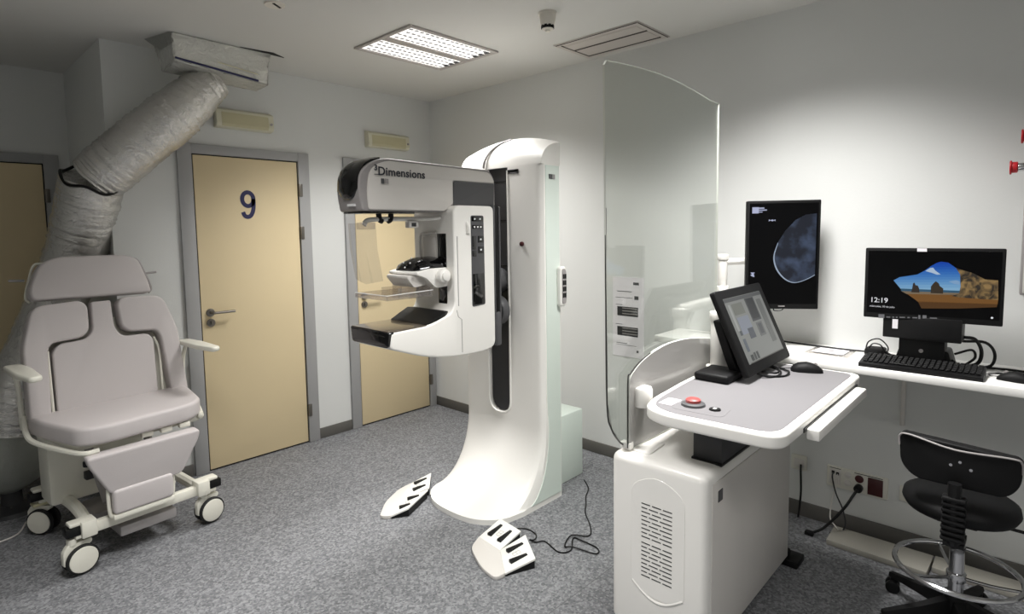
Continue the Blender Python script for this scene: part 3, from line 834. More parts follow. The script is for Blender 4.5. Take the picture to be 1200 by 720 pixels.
obj('head_name', join(text_bm('Dimensions', .054, shift(tm, .019, -.014), bold=.0008, space=1.04), text_bm('3', .036, shift(tm, 0, .006), bold=.0010),
                      box(-1.70, -1.676, hy0 - .0052, hy0 - .004, 1.783, 1.7865)), 'ink', hd, label='dark lettering on the tube head')
obj('head_mark', box(-1.665, -1.649, hy0 - .0055, hy0 - .0035, 1.745, 1.768), 'dark', hd)
obj('head_mark', join(box(-1.643, -1.626, hy0 - .0055, hy0 - .0035, 1.745, 1.768)), 'grey', hd)

# ------------------------------------------------------------------ foot pedals
def pedal(name, label, pts, cable, axis_pts=None):
    """pts: apex, right-back, front-tip outline in plan from measured corners"""
    A, Bm, Bt, Cc, D, E1, E2, E3, F, Gm = [V((p[0], p[1], 0)) for p in pts]
    c = (A + Cc + E2) / 3
    t = thing(name, label, 'foot pedal', (c.x, c.y, 0), group='foot pedals of the mammography unit')
    def plate(corners, zs, th=.012):
        lo = [V((p.x, p.y, z - th)) for p, z in zip(corners, zs)]
        hi = [V((p.x, p.y, z)) for p, z in zip(corners, zs)]
        return bevel(loft([lo, hi]), .003, 2)
    hb, hf = .05, .02
    obj('pedal_plate', plate([F, A, Bm, Gm], [hf, hb, hb, hf]), 'white', t)
    obj('pedal_plate', plate([Gm, Bt, Cc, D], [hf, hb, hb, hf]), 'white', t)
    outer = [(D.x, D.y), (E1.x, E1.y), (E2.x, E2.y), (E3.x, E3.y), (F.x, F.y)]
    ro = rpoly([(Gm.x, Gm.y)] + outer, [0, .004, .03, .05, .05, .004], 5)
    def hz(p):
        d = min((V((p[0], p[1], 0)) - q).length for q in (F, Gm, D, (F + Gm) / 2, (D + Gm) / 2))
        return hf - .004 * min(1, d / .06)
    obj('heel_rest', bevel(loft([[V((p[0], p[1], .001)) for p in ro], [V((p[0], p[1], hz(p))) for p in ro]]), .003, 2, 60), 'light', t)
    def under(corners, zs):
        m = sum(corners, V()) / len(corners)
        cs = [m + (p - m) * .95 for p in corners]
        return loft([[V((p.x, p.y, 0)) for p in cs], [V((p.x, p.y, z - .013)) for p, z in zip(cs, zs)]])
    obj('pedal_base', join(under([F, A, Bm, Gm], [hf, hb, hb, hf]), under([Gm, Bt, Cc, D], [hf, hb, hb, hf])), 'black', t)
    for quad in ((F, A, Bm, Gm), (Gm, Bt, Cc, D)):
        q0, q1, q2, q3 = quad
        for s in (.27, .73):
            a = q0.lerp(q3, s); b = q1.lerp(q2, s)
            p = a.lerp(b, .22); q = a.lerp(b, .80)
            zp = hf + (hb - hf) * .22; zq = hf + (hb - hf) * .80
            d = (q - p).normalized(); n = V((-d.y, d.x, 0))
            w0, w1 = .013, .008
            lo = [p - n * w0, q - n * w1, q + n * w1, p + n * w0]
            zz = [zp, zq, zq, zp]; add = [.012, .004, .004, .012]
            obj('foot_switch', bevel(loft([[V((v.x, v.y, z - .004)) for v, z in zip(lo, zz)], [V((v.x, v.y, z + k)) for v, z, k in zip(lo, zz, add)]]), .002, 2), 'black', t)
        m = (q0 + q1 + q2 + q3) / 4
        d = ((q1 + q2) / 2 - (q0 + q3) / 2).normalized(); n = V((-d.y, d.x, 0))
        r = []
        for a, b in (((-.018, -.01), (.018, -.01)), ((.018, -.01), (.018, .01)), ((.018, .01), (-.018, .01)), ((-.018, .01), (-.018, -.01)), ((0, -.01), (0, .01))):
            zc = (hf + hb) / 2 + .0015
            def pt(u):
                return m + d * u[0] + n * u[1] + V((0, 0, zc + (hb - hf) / .17 * u[0]))
            r.append(tube([pt(a), pt(b)], .0008, 4, 1))
        obj('printed_symbol', join(*r), 'grey', t)
    if cable:
        obj('cable', tube([(x, y, z) for x, y, z in cable], .0035, 6, 6), 'black', t, label='black cable')
    return t
p2 = [(-1.148, -1.903), (-1.171, -2.066), (-1.181, -2.105), (-1.302, -2.274), (-1.441, -2.215), (-1.491, -2.205), (-1.477, -2.102), (-1.396, -1.942), (-1.309, -1.91), (-1.325, -2.07)]
c2 = [(-1.16, -2.03, .03), (-1.11, -1.985, .008), (-1.075, -2.02, .004), (-1.085, -2.09, .004), (-1.14, -2.125, .012), (-1.165, -2.115, .02), (-1.14, -2.135, .004), (-1.105, -2.165, .004), (-1.133, -2.273, .004), (-1.081, -2.305, .004), (-.99, -2.25, .004), (-.985, -2.30, .008), (-.985, -2.39, .004), (-1.03, -2.41, .004),
      (-1.06, -2.30, .009), (-1.074, -2.262, .004), (-.985, -2.235, .011), (-.921, -2.294, .004), (-.841, -2.248, .004), (-.741, -2.144, .004), (-.66, -2.09, .004), (-.585, -2.035, .004), (-.49, -1.985, .004), (-.414, -1.90, .004)]
pedal('foot_pedal', 'white double foot pedal in front of the round foot of the mammography unit', p2, c2)
p1 = [(-1.028, -1.194), (-1.165, -1.345), (-1.185, -1.36), (-1.395, -1.455), (-1.478, -1.405), (-1.515, -1.36), (-1.40, -1.245), (-1.245, -1.165), (-1.163, -1.165), (-1.285, -1.295)]
c1 = [(-1.20, -1.395, .03), (-1.16, -1.405, .006), (-1.108, -1.374, .004), (-1.078, -1.307, .004), (-1.06, -1.275, .004), (-1.02, -1.285, .004)]
pedal('foot_pedal', 'white double foot pedal left of the mammography unit, nearer the doors', p1, c1)

# ------------------------------------------------------------------ acquisition workstation
t = thing('workstation', 'white operator workstation cabinet with grey topped table and tall clear shield', 'workstation', (-.97, -2.93, 0))
WS = t
cab = box(-1.395, -.55, -3.11, -2.735, .035, .697, 0)
bevel(cab, .03, 5)
obj('cabinet', cab, 'white', t)
obj('side_cover', box(-1.35, -.555, -3.1135, -3.10, .06, .66, .003), 'light', t)
obj('cabinet_plinth', box(-1.34, -.60, -3.06, -2.79, 0, .04), 'black', t)
fpn = obj('front_panel', prism(rpoly([(-3.035, .22), (-2.93, .185), (-2.825, .22), (-2.825, .60), (-2.93, .655), (-3.035, .60)], [.03, .08, .03, .04, .1, .04], 6), 'x', -1.3968, -1.39, .001, 1), 'white', t)
vb = []
for g0 in (.535, .388):
    for i in range(9):
        z = g0 - i * .0155
        offs = (0, .012)[i % 2]
        for a, b in ((0, .035), (.042, .078), (.085, .12)):
            a2, b2 = max(0, a - offs), min(.125, b - offs if b < .12 else b)
            vb.append(box(-1.3978, -1.396, -2.868 - b2, -2.868 - a2, z, z + .0035))
obj('vent_slots', join(*vb), 'char', fpn, label='dark vent slots')
obj('lower_scoop', tube([(-1.3935, -2.83 - .2 * q, .232 - .05 * math.sin(PI * q)) for q in [i / 12 for i in range(13)]], .006, 6, 1), 'white', t)
obj('cabinet_mark', box(-1.31, -1.275, -3.1155, -3.113, .585, .625), 'dark', t)
obj('top_hatch', prism(rpoly([(-1.345, -2.79), (-1.345, -2.87), (-1.20, -2.86), (-1.20, -2.80)], .025), 'z', .694, .702, .003), 'white', t)
obj('lift_column', box(-1.262, -.97, -3.105, -2.998, .69, .858, .004), 'char', t)
obj('lift_column_foot', box(-1.268, -.96, -3.108, -2.994, .695, .704, .002), 'black', t)
zt = .90
tabp = [(-1.445, -2.97), (-1.425, -3.352), (-.43, -3.352), (-.425, -2.90), (-.50, -2.835), (-.75, -2.82), (-1.0, -2.825), (-1.30, -2.852), (-1.40, -2.88)]
rr = [.10, .07, .05, .05, .05, .1, .1, .1, .05]
obj('table_top', prism(rpoly(tabp, rr, 6), 'z', zt - .044, zt, .010, 4, 50), 'white', t, smooth=45)
cx, cy = -.93, -3.09
ins = []
for x, y in tabp:
    ins.append((cx + (x - cx) * .945, cy + (y - cy) * .90))
obj('work_surface', prism(rpoly(ins, rr, 6), 'z', zt - .002, zt + .0015, .0008, 1), 'surf', t, label='grey work surface')
obj('surface_label', box(-1.345, -1.265, -2.955, -2.905, zt + .0015, zt + .0028), 'paper', t, label='white sticker')
obj('control_pad', prism(rpoly([(-1.37, -2.96), (-1.36, -3.145), (-1.24, -3.13), (-1.24, -2.98)], .03), 'z', zt + .0012, zt + .0022), 'surf', t)
eb = obj('emergency_button', lathe([(.001, 0), (.042, 0), (.040, .008), (.03, .012), (.001, .012)], 28, (-1.293, -3.012, zt + .002)), 'dark', t)
obj('button_cap', lathe([(.001, 0), (.026, 0), (.026, .010), (.02, .014), (.001, .015)], 24, (-1.293, -3.012, zt + .013)), 'pinkred', eb, label='red emergency button')
kn = obj('switch_button', lathe([(.001, 0), (.02, 0), (.018, .005), (.001, .006)], 24, (-1.296, -3.092, zt + .002)), 'black', t)
obj('switch_symbol', box(-1.304, -1.29, -3.098, -3.087, zt + .008, zt + .0088), 'whiteprint', kn)
obj('keyboard_drawer', join(box(-1.20, -.55, -3.395, -3.355, .835, .872, .006), box(-1.15, -.60, -3.36, -3.0, .838, .846)), 'white', t)
obj('drawer_gap', box(-1.22, -.52, -3.356, -3.3515, .862, .876), 'black', t)
obj('shield_knob', join(lathe([(.001, .858), (.036, .858), (.038, .863), (.038, .922), (.034, .93), (.001, .931)], 24, (-1.287, -2.806, 0)), ), 'white', t)
# shields
def pane(name, pts, y0, y1, m, em, label):
    bm = prism(pts, 'y', y0, y1)
    bm.normal_update()
    o = obj(name, bm, [m, em], t, smooth=30, label=label)
    for p in o.data.polygons:
        p.material_index = 0 if abs(p.normal.y) > .9 else 1
    return o
tall = [(-1.34, .715), (-1.385, .735), (-1.44, .80), (-1.468, .90), (-1.475, 1.3), (-1.486, 2.085), (-1.47, 2.103)]
for i in range(1, 11):
    q = i / 10
    tall.append((-1.47 + .915 * q, 2.103 + .024 * math.sin(PI * min(1, q * 1.1)) - .012 * q * q))
tall += [(-.553, .90), (-.56, .712)]
pane('clear_shield', tall, -2.772, -2.764, 'glass', 'glass_edge', 'tall clear radiation shield')
obj('shield_edge_trim', tube([(-1.475, -2.768, 1.60), (-1.474, -2.768, 1.3), (-1.468, -2.768, .90), (-1.44, -2.768, .80), (-1.385, -2.768, .735), (-1.355, -2.768, .715)], .0035, 6, 4), 'edge_dark', t)
low = [(-1.362, .706), (-1.362, .96), (-1.35, .985), (-1.28, 1.022), (-1.2, 1.043), (-1.10, 1.058), (-1.0, 1.06), (-.9, 1.055), (-.75, 1.035), (-.665, 1.018), (-.645, 1.0), (-.645, .706)]
pane('lower_shield', rpoly(low, [0, .05, .03, .05, .05, .05, .05, .05, .05, .02, .01, 0], 4), -2.796, -2.784, 'frost', 'glass_edge', 'low frosted grey curved screen')
obj('lower_edge_trim', tube([(-1.364, -2.79, .71), (-1.364, -2.79, .96), (-1.345, -2.79, .99), (-1.28, -2.79, 1.022), (-1.2, -2.79, 1.043)], .003, 6, 4), 'edge_dark', t)
obj('shield_clamp', join(box(-1.365, -1.335, -2.80, -2.755, .703, .73, .006), box(-.66, -.63, -2.80, -2.755, .703, .73, .006)), 'white', t)
cf = obj('cabinet_foot', join(cyl((-.50, -3.10, .033), .033, .03, 20, 'y', .004), box(-.54, -.435, -3.15, -3.065, .0, .03, .006)), 'black', t)

# ------------------------------------------------------------------ screens
def screen_frame(c, yaw, tilt, w, h):
    c = V(c); n = V((math.cos(yaw), math.sin(yaw), 0)); r = V((0, 0, 1)).cross(n)
    up = math.cos(tilt) * V((0, 0, 1)) - math.sin(tilt) * n
    nn = r.cross(up)
    m = Matrix((r, up, nn)).transposed().to_4x4(); m.translation = c
    return m
def flat(m, poly, z=0.0, th=.0006):
    bm = prism(poly, 'z', z, z + th)
    bm.transform(m)
    return fin(bm)
def emis(name, c, e):
    mm_ = mat(name, (6, 6, 7), .35, spec=.25)
    pb = mm_.node_tree.nodes['Principled BSDF']
    pb.inputs['Emission Color'].default_value = rgb(c); pb.inputs['Emission Strength'].default_value = e
    return mm_
def rect(x0, x1, y0, y1):
    return [(x0, y0), (x1, y0), (x1, y1), (x0, y1)]

# touch monitor
m = screen_frame((-.653, -2.986, 1.097), -1.567, .418, .508, .365)
t = thing('touch_monitor', 'black touch monitor tilted back on the grey workstation table', 'monitor', (-.84, -2.95, zt + .0015))
bm = prism(rpoly(rect(-.254, .254, -.1825, .1825), .012), 'z', -.026, 0, .006); bm.transform(m)
hs = obj('monitor_housing', fin(bm), 'blackm', t)
bm = prism(rpoly(rect(-.16, .20, -.14, .14), .03), 'z', -.055, -.022, .01); bm.transform(m)
obj('housing_back', fin(bm), 'black', hs)
SW, SH = .205, .138
sc = obj('touch_screen', flat(m, rect(-SW, SW, -SH, SH + .006), 0), emis('screen_grey', (150, 152, 148), .62), t, label='lit grey touch screen')
ui = [(rect(-SW, SW, SH - .012, SH + .004), (96, 98, 98)), (rect(-.185, -.165, .0, .115), (178, 180, 176)), (rect(-.15, -.04, .065, .115), (128, 130, 122)), (rect(.0, .10, .02, .125), (84, 86, 88)), (rect(.01, .09, .03, .122), (58, 60, 62)),
      (rect(-.15, -.03, -.02, .055), (150, 156, 168)), (rect(-.09, -.03, -.045, .0), (92, 96, 104)), (rect(.02, .085, -.05, .012), (120, 122, 122)), (rect(.034, .072, -.04, .005), (92, 94, 96)), (rect(-.175, -.155, -.02, .0), (90, 94, 100)),
      (rect(-.175, -.15, -.09, -.035), (104, 112, 122)), (rect(-.165, -.14, -.13, -.105), (74, 76, 76)), (rect(-.13, -.112, -.13, -.1), (78, 80, 80)), (rect(-.10, -.082, -.13, -.1), (78, 80, 80)), (rect(.12, .17, -.09, .11), (118, 120, 118)), (rect(-.19, .19, -.138, -.134), (90, 88, 84))]
for i, (p, c) in enumerate(ui):
    obj('screen_tile', flat(m, p, .0008 + i * .00012), emis('ui_%d' % i, c, .62), sc)
obj('monitor_base', box(-.965, -.79, -3.0, -2.855, zt + .0017, zt + .036, .012, 3), 'blackm', t)
post = loft([[(x, y, z) for x, y in ((xc - .05, yc - .02), (xc + .05, yc - .02), (xc + .05, yc + .02), (xc - .05, yc + .02))] for xc, yc, z in ((-.80, -2.975, zt + .03), (-.815, -2.955, 1.0), (-.825, -2.925, 1.10), (-.825, -2.913, 1.14))])
obj('monitor_post', bevel(post, .008, 3), 'blackm', t)
obj('monitor_hinge', join(tube([(-.80, -2.925, 1.12), (-.70, -2.91, 1.125)], .022, 12, 1)), 'black', t)
obj('cable', join(tube([(-.80, -2.99, 1.0), (-.79, -3.04, .93), (-.74, -3.09, .905), (-.66, -3.10, .907), (-.60, -3.07, .906), (-.60, -3.02, .915), (-.66, -3.0, .92)], .004, 6, 6),
                  tube([(-.77, -2.98, .98), (-.76, -3.05, .915), (-.70, -3.12, .906), (-.62, -3.12, .91), (-.57, -3.06, .906), (-.62, -3.03, .92)], .004, 6, 6),
                  tube([(-.72, -3.03, .92), (-.69, -3.09, .912), (-.64, -3.085, .92), (-.62, -3.05, .925)], .004, 6, 6)), 'black', t, label='coiled black cable')
def mouse(name, label, loc, rz, cab, s=1.0):
    t = thing(name, label, 'computer mouse', loc, rz)
    rings = []
    for x, w, h in ((-.055, .012, .010), (-.048, .024, .020), (-.03, .030, .032), (0, .031, .037), (.025, .029, .031), (.045, .026, .020), (.055, .018, .010)):
        rings.append([(x * s, w * s * math.cos(a), .001 + h * s * max(0, math.sin(a)) ** .7) for a in [PI * i / 12 for i in range(13)]])
    b = obj('mouse_body', loft(rings), 'blackm', t, local=True, smooth=60)
    obj('mouse_wheel', xf(cyl((0, -.003, 0), .008, .006, 12, 'y'), (.03 * s, 0, .028 * s)), 'grey', t, local=True)
    obj('cable', tube(cab, .002, 6, 6), 'black', t)
mouse('computer_mouse', 'black mouse on the grey workstation table right of the touch monitor', (-.535, -3.165, zt + .0015), -1.2, [(-.555, -3.11, zt + .012), (-.545, -3.07, zt + .004), (-.55, -3.03, zt + .004), (-.60, -3.02, zt + .004), (-.66, -3.03, zt + .006)], 1.12)

# tall diagnostic monitor
m = screen_frame((-.225, -2.957, 1.386), -2.569, -.015, .335, .531)
t = thing('diagnostic_monitor', 'tall portrait black monitor showing an x-ray image on a white arm', 'monitor', (-.73, -2.862, zt))
def mb(poly, z0, z1, bev, r=.006):
    b = prism(rpoly(poly, r), 'z', z0, z1, bev); b.transform(m); return fin(b)
obj('monitor_housing', mb(rect(-.1675, .1675, -.2655, .2655), -.04, 0, .004), 'blackm', t)
scr = obj('x_ray_screen', flat(m, rect(-.157, .157, -.24, .253), 0), mat('screen_black', (3, 3, 4), .3, spec=.15), t)
br = [(.148, .20), (.10, .195), (.055, .17), (.01, .12), (-.025, .06), (-.042, .0), (-.038, -.045), (-.02, -.085), (.01, -.118), (.045, -.135), (.08, -.132), (.12, -.115), (.148, -.098)]
xm = bpy.data.materials.new('x_ray_image'); xm.use_nodes = True
nt = xm.node_tree; b = nt.nodes['Principled BSDF']
b.inputs['Base Color'].default_value = (0.004, .005, .008, 1); b.inputs['Roughness'].default_value = .3
tc = nt.nodes.new('ShaderNodeTexCoord'); nz = nt.nodes.new('ShaderNodeTexNoise'); nz.inputs['Scale'].default_value = 14; nz.inputs['Detail'].default_value = 3
rp = nt.nodes.new('ShaderNodeValToRGB'); e = rp.color_ramp.elements
e[0].position = .42; e[0].color = rgb((9, 13, 24)); e[1].position = .80; e[1].color = rgb((72, 86, 112))
nt.links.new(tc.outputs['Object'], nz.inputs['Vector']); nt.links.new(nz.outputs['Fac'], rp.inputs['Fac'])
nt.links.new(rp.outputs['Color'], b.inputs['Emission Color']); b.inputs['Emission Strength'].default_value = 1.0
obj('x_ray_image', flat(m, br, .0008), xm, scr)
sk = spline([(x, y, 0) for x, y in br[4:]], 5)
bm = bmesh.new()
L = [];
for i, p in enumerate(sk):
    q = i / (len(sk) - 1); w = .0016 + .0035 * math.sin(PI * min(1, q * 1.5) if q < .667 else PI) ** 1 + .0012
    d = (sk[min(i + 1, len(sk) - 1)] - sk[max(0, i - 1)]).normalized(); n = V((-d.y, d.x, 0))
    L.append((bm.verts.new(p - n * .0005), bm.verts.new(p + n * w)))
for a, b2 in zip(L, L[1:]):
    bm.faces.new((a[0], b2[0], b2[1], a[1]))
bmesh.ops.translate(bm, verts=bm.verts, vec=(0, 0, .0018)); bm.transform(m)
obj('skin_line', fin(bm), emis('skin_line', (170, 185, 205), .75), scr)
tx = emis('screen_text', (190, 196, 225), .8)
obj('screen_text', join(flat(m, rect(-.145, -.115, .205, .235), .001), flat(m, rect(-.12, -.09, .227, .233), .001), flat(m, rect(-.12, -.078, .218, .223), .001), flat(m, rect(-.12, -.098, .209, .213), .001)), tx, scr)
obj('screen_marker', join(flat(m, [(-.068, .165), (-.06, .17), (-.052, .165), (-.044, .17), (-.038, .165), (-.038, .175), (-.044, .171), (-.052, .174), (-.06, .171), (-.068, .175)], .001),
                          flat(m, [(-.148, -.085), (-.126, -.085), (-.132, -.09), (-.128, -.108), (-.14, -.104), (-.148, -.098), (-.14, -.094)], .001)), tx, scr)
obj('monitor_badge', flat(m, rect(-.015, .015, -.254, -.249), .0004), 'grey', t)
obj('cable', tube([m @ V((-.03, -.26, -.02)), m @ V((-.03, -.275, -.01)), m @ V((.0, -.272, .0)), m @ V((.012, -.262, -.01))], .003, 6, 6), 'black', t)
ar = obj('support_pole', join(cyl((-.73, -2.862, zt + .01), .037, .225, 24, 'z', .004), cyl((-.73, -2.862, zt), .055, .018, 24, 'z', .004)), 'white', t)
obj('support_arm', join(cyl((-.73, -2.862, 1.118), .042, .04, 24, 'z', .006), tube([(-.73, -2.862, 1.15), (-.60, -2.825, 1.165), (-.43, -2.76, 1.18), (-.235, -2.665, 1.19)], .024, 10, 3), cyl((-.225, -2.66, 1.16), .032, .06, 20, 'z', .005)), 'white', t)
obj('upper_pole', join(cyl((-.225, -2.66, 1.20), .024, .18, 20, 'z', .005), cyl((-.225, -2.66, 1.355), .03, .03, 20, 'z', .004)), 'white', t)
obj('monitor_mount', join(tube([(-.225, -2.66, 1.345), (-.17, -2.75, 1.35), (-.155, -2.86, 1.36), (-.185, -2.925, 1.37)], .018, 10, 4)), 'white', t)

# ------------------------------------------------------------------ wall desk and desk things
t = thing('wall_desk', 'narrow white desk fixed along the right wall', 'desk', (-.2, -3.7, .925))
ZD = .925
dp = [(0, -2.3), (-.29, -2.3), (-.36, -2.75), (-.405, -3.34), (-.425, -3.9), (-.46, -4.6), (0, -4.6)]
obj('desk_top', prism(dp, 'z', ZD - .034, ZD, .003, 2), 'desk', t)
obj('cable_channel', box(-.015, 0, -3.447, -3.43, .585, ZD - .034, .002), 'light', t)
obj('desk_bracket', box(-.03, 0, -4.3, -4.27, ZD - .14, ZD - .034, .002), 'grey', t)

t = thing('framed_sheet', 'clear sheet holder with a white paper lying on the wall desk', 'sheet holder', (-.22, -3.16, ZD))
hx = [(-.255, -3.075), (-.265, -3.262), (-.10, -3.258), (-.10, -3.085)]
obj('holder', prism(hx, 'z', ZD, ZD + .006, .001), 'acryl', t)
obj('paper_sheet', prism([(-.235, -3.10), (-.24, -3.235), (-.12, -3.235), (-.12, -3.11)], 'z', ZD + .0065, ZD + .0075), 'paper', t)
obj('paper_print', join(box(-.19, -.165, -3.185, -3.16, ZD + .0076, ZD + .0082)), 'grey', t)

m = screen_frame((-.285, -3.555, 1.277), -3.087, .014, .465, .302)
t = thing('desktop_computer', 'black desktop monitor with a beach picture standing on the wall desk', 'computer', (-.25, -3.53, ZD))
obj('monitor_housing', mb(rect(-.2325, .2325, -.151, .151), -.035, 0, .003), 'blackm', t)
scr = obj('display', flat(m, rect(-.221, .221, -.128, .139), 0), mat('display_black', (3, 3, 4), .3, spec=.15), t)
def sx(u, v):   # crop pixel -> local screen coordinates (from measured corners)
    # bilinear from the quad (30,60),(1020,72),(992,622),(10,545)
    import itertools
    qa = [(30, 60), (1020, 72), (992, 622), (10, 545)]
    a, b2 = .5, .5
    for _ in range(12):
        x = (1 - a) * (1 - b2) * qa[0][0] + a * (1 - b2) * qa[1][0] + a * b2 * qa[2][0] + (1 - a) * b2 * qa[3][0]
        y = (1 - a) * (1 - b2) * qa[0][1] + a * (1 - b2) * qa[1][1] + a * b2 * qa[2][1] + (1 - a) * b2 * qa[3][1]
        a += (u - x) / 985; b2 += (v - y) / 520
    return (-.2325 + .465 * a, .151 - .302 * b2)
def S(*p): return [sx(*q) for q in p]
def pic(name, poly, c, z, e=.7):
    obj(name, flat(m, poly, z, .0002), emis(name + '_m', c, e), scr)
cave = bpy.data.materials.new('cave_picture'); cave.use_nodes = True
nt = cave.node_tree; b = nt.nodes['Principled BSDF']; b.inputs['Base Color'].default_value = (.003, .003, .003, 1)
tc = nt.nodes.new('ShaderNodeTexCoord'); nz = nt.nodes.new('ShaderNodeTexNoise'); nz.inputs['Scale'].default_value = 26; nz.inputs['Detail'].default_value = 6; nz.inputs['Distortion'].default_value = 1.5
rp = nt.nodes.new('ShaderNodeValToRGB'); e = rp.color_ramp.elements
e[0].position = .40; e[0].color = rgb((40, 30, 16)); e[1].position = .68; e[1].color = rgb((168, 136, 84))
nt.links.new(tc.outputs['Object'], nz.inputs['Vector']); nt.links.new(nz.outputs['Fac'], rp.inputs['Fac'])
nt.links.new(rp.outputs['Color'], b.inputs['Emission Color']); b.inputs['Emission Strength'].default_value = .6
OPEN = [(245, 290), (290, 268), (420, 250), (470, 225), (520, 190), (560, 168), (590, 160), (640, 168), (690, 205), (718, 250), (722, 372), (300, 352)]
def clip(y0, y1):          # part of the cave mouth between two picture rows
    def cut(P, y, keep_below):
        out = []
        for i, p in enumerate(P):
            q = P[i - 1]
            ip, iq = (p[1] >= y) == keep_below, (q[1] >= y) == keep_below
            if ip != iq:
                k = (y - q[1]) / (p[1] - q[1]); out.append((q[0] + k * (p[0] - q[0]), y))
            if ip: out.append(p)
        return out
    return cut(cut(OPEN, y0, True), y1, False)
rows = [150, 178, 196, 214, 232, 250, 268, 286, 304, 322, 345, 380]
for i in range(len(rows) - 1):
    q = i / (len(rows) - 2)
    P = clip(rows[i], rows[i + 1])
    if len(P) > 2:
        pic('sky_band', S(*P), (22 + 128 * q ** 1.3, 78 + 122 * q, 196 + 42 * q), .0007, .62)
pic('cloud', S((478, 226), (512, 204), (534, 202), (548, 222), (586, 250), (560, 252), (522, 238)), (190, 212, 236), .0013, .7)
pic('cloud', S((640, 300), (690, 292), (716, 300), (716, 322), (680, 318)), (150, 190, 232), .0013, .6)
pic('sea', S((300, 348), (720, 366), (720, 384), (302, 366)), (62, 104, 132), .0016, .6)
pic('wet_sand', S((302, 366), (720, 382), (715, 395), (345, 388)), (150, 132, 108), .0018, .55)
pic('sand', S((345, 386), (700, 396), (720, 412), (965, 428), (960, 462), (430, 446), (395, 420)), (150, 104, 52), .0019, .5)
pic('sand', S((425, 440), (960, 460), (955, 482), (700, 492), (450, 490)), (112, 76, 38), .0019, .45)
pic('sea_rock', S((375, 375), (384, 345), (390, 312), (400, 306), (408, 325), (425, 328), (434, 350), (436, 378)), (58, 50, 44), .0022)
pic('sea_rock', S((516, 382), (518, 335), (536, 312), (552, 298), (572, 312), (580, 332), (604, 350), (602, 386)), (62, 52, 40), .0022)
obj('cave_rock', flat(m, S((690, 205), (740, 222), (800, 240), (880, 285), (965, 292), (965, 432), (720, 414), (660, 402), (712, 385), (722, 330), (718, 250)), .0024, .0002), cave, scr)
txm = emis('clock_white', (235, 235, 240), .9)
o0 = sx(62, 440); o1 = sx(60, 470)
T = m @ Matrix.Translation((o0[0], o0[1], .001))
obj('clock', text_bm('12:19', .030, T, .0002, .0002), txm, scr)
T = m @ Matrix.Translation((o1[0], o1[1] - .002, .001))
obj('date', text_bm('miércoles, 30 de julio', .0105, T, .0002), txm, scr)
obj('status_icon', flat(m, [(sx(925, 558)[0] + .004 * math.cos(a), sx(925, 558)[1] + .004 * math.sin(a)) for a in [PI * i / 4 for i in range(8)]], .001), txm, scr)
obj('taskbar', join(*[flat(m, S((a, 525 + a * .03), (b2, 525 + b2 * .03), (b2, 552 + b2 * .03), (a, 552 + a * .03)) if k == 0 else S((a, 540 + a * .03), (b2, 540 + b2 * .03), (b2, 548 + b2 * .03), (a, 548 + a * .03)), .001) for a, b2, k in ((130, 175, 0), (190, 220, 1), (235, 250, 1), (262, 275, 1), (290, 330, 1), (348, 366, 1), (385, 420, 1), (428, 442, 0), (458, 486, 0), (510, 560, 1))]), emis('taskbar_m', (150, 150, 152), .5), scr)
obj('monitor_sticker', flat(m, S((420, 66), (490, 67), (490, 90), (420, 89)), .0006), 'paper', t, label='white sticker on the top edge')
obj('stand_unit', box(-.29, -.17, -3.665, -3.395, 1.045, 1.14, .004), 'black', t)
obj('stand_card', box(-.293, -.289, -3.45, -3.43, 1.085, 1.125), 'paper', t)
obj('stand_neck', join(box(-.26, -.17, -3.61, -3.45, .935, 1.06, .006), prism(rpoly([(-3.64, ZD), (-3.43, ZD), (-3.45, 1.0), (-3.62, 1.0)], .01), 'x', -.245, -.12, .004)), 'black', t)
obj('stand_badge', cyl((-.2625, -3.53, .995), .008, .003, 14, 'x'), 'grey', t)

t = thing('computer_keyboard', 'black computer keyboard on the wall desk below the beach picture', 'keyboard', (-.33, -3.53, ZD))
kx0, kx1 = -.398, -.268
ky0, ky1 = -3.745, -3.33
obj('keyboard_case', loft([[(kx0, ky0, ZD), (kx0, ky1, ZD), (kx0, ky1, ZD + .016), (kx0, ky0, ZD + .016)], [(kx1, ky0, ZD), (kx1, ky1, ZD), (kx1, ky1, ZD + .034), (kx1, ky0, ZD + .034)]]), 'black', t, smooth=20)
for r in range(6):
    x = kx0 + .024 + r * .0185
    z = ZD + .018 + (x - kx0) * .14
    keys = []
    y = ky1 - .012
    n = 0
    while y > ky0 + .02:
        w = .0155
        if r == 0 and .09 < ky1 - y < .18: w = .09
        if not (.285 < ky1 - y < .292 or .345 < ky1 - y < .352):
            keys.append(box(x, x + .0145, y - w, y, z, z + .006, .0015, 1))
        y -= w + .0035
    obj('key_row', join(*keys), 'blackm', t)
mouse('computer_mouse', 'black mouse on the wall desk at the right edge of the picture', (-.30, -3.835, ZD), 1.4, [(-.30, -3.79, ZD + .012), (-.27, -3.76, ZD + .004), (-.235, -3.75, ZD + .004), (-.20, -3.775, ZD + .004), (-.20, -3.80, ZD + .004), (-.235, -3.79, ZD + .01), (-.25, -3.75, ZD + .004), (-.22, -3.72, ZD + .004)])

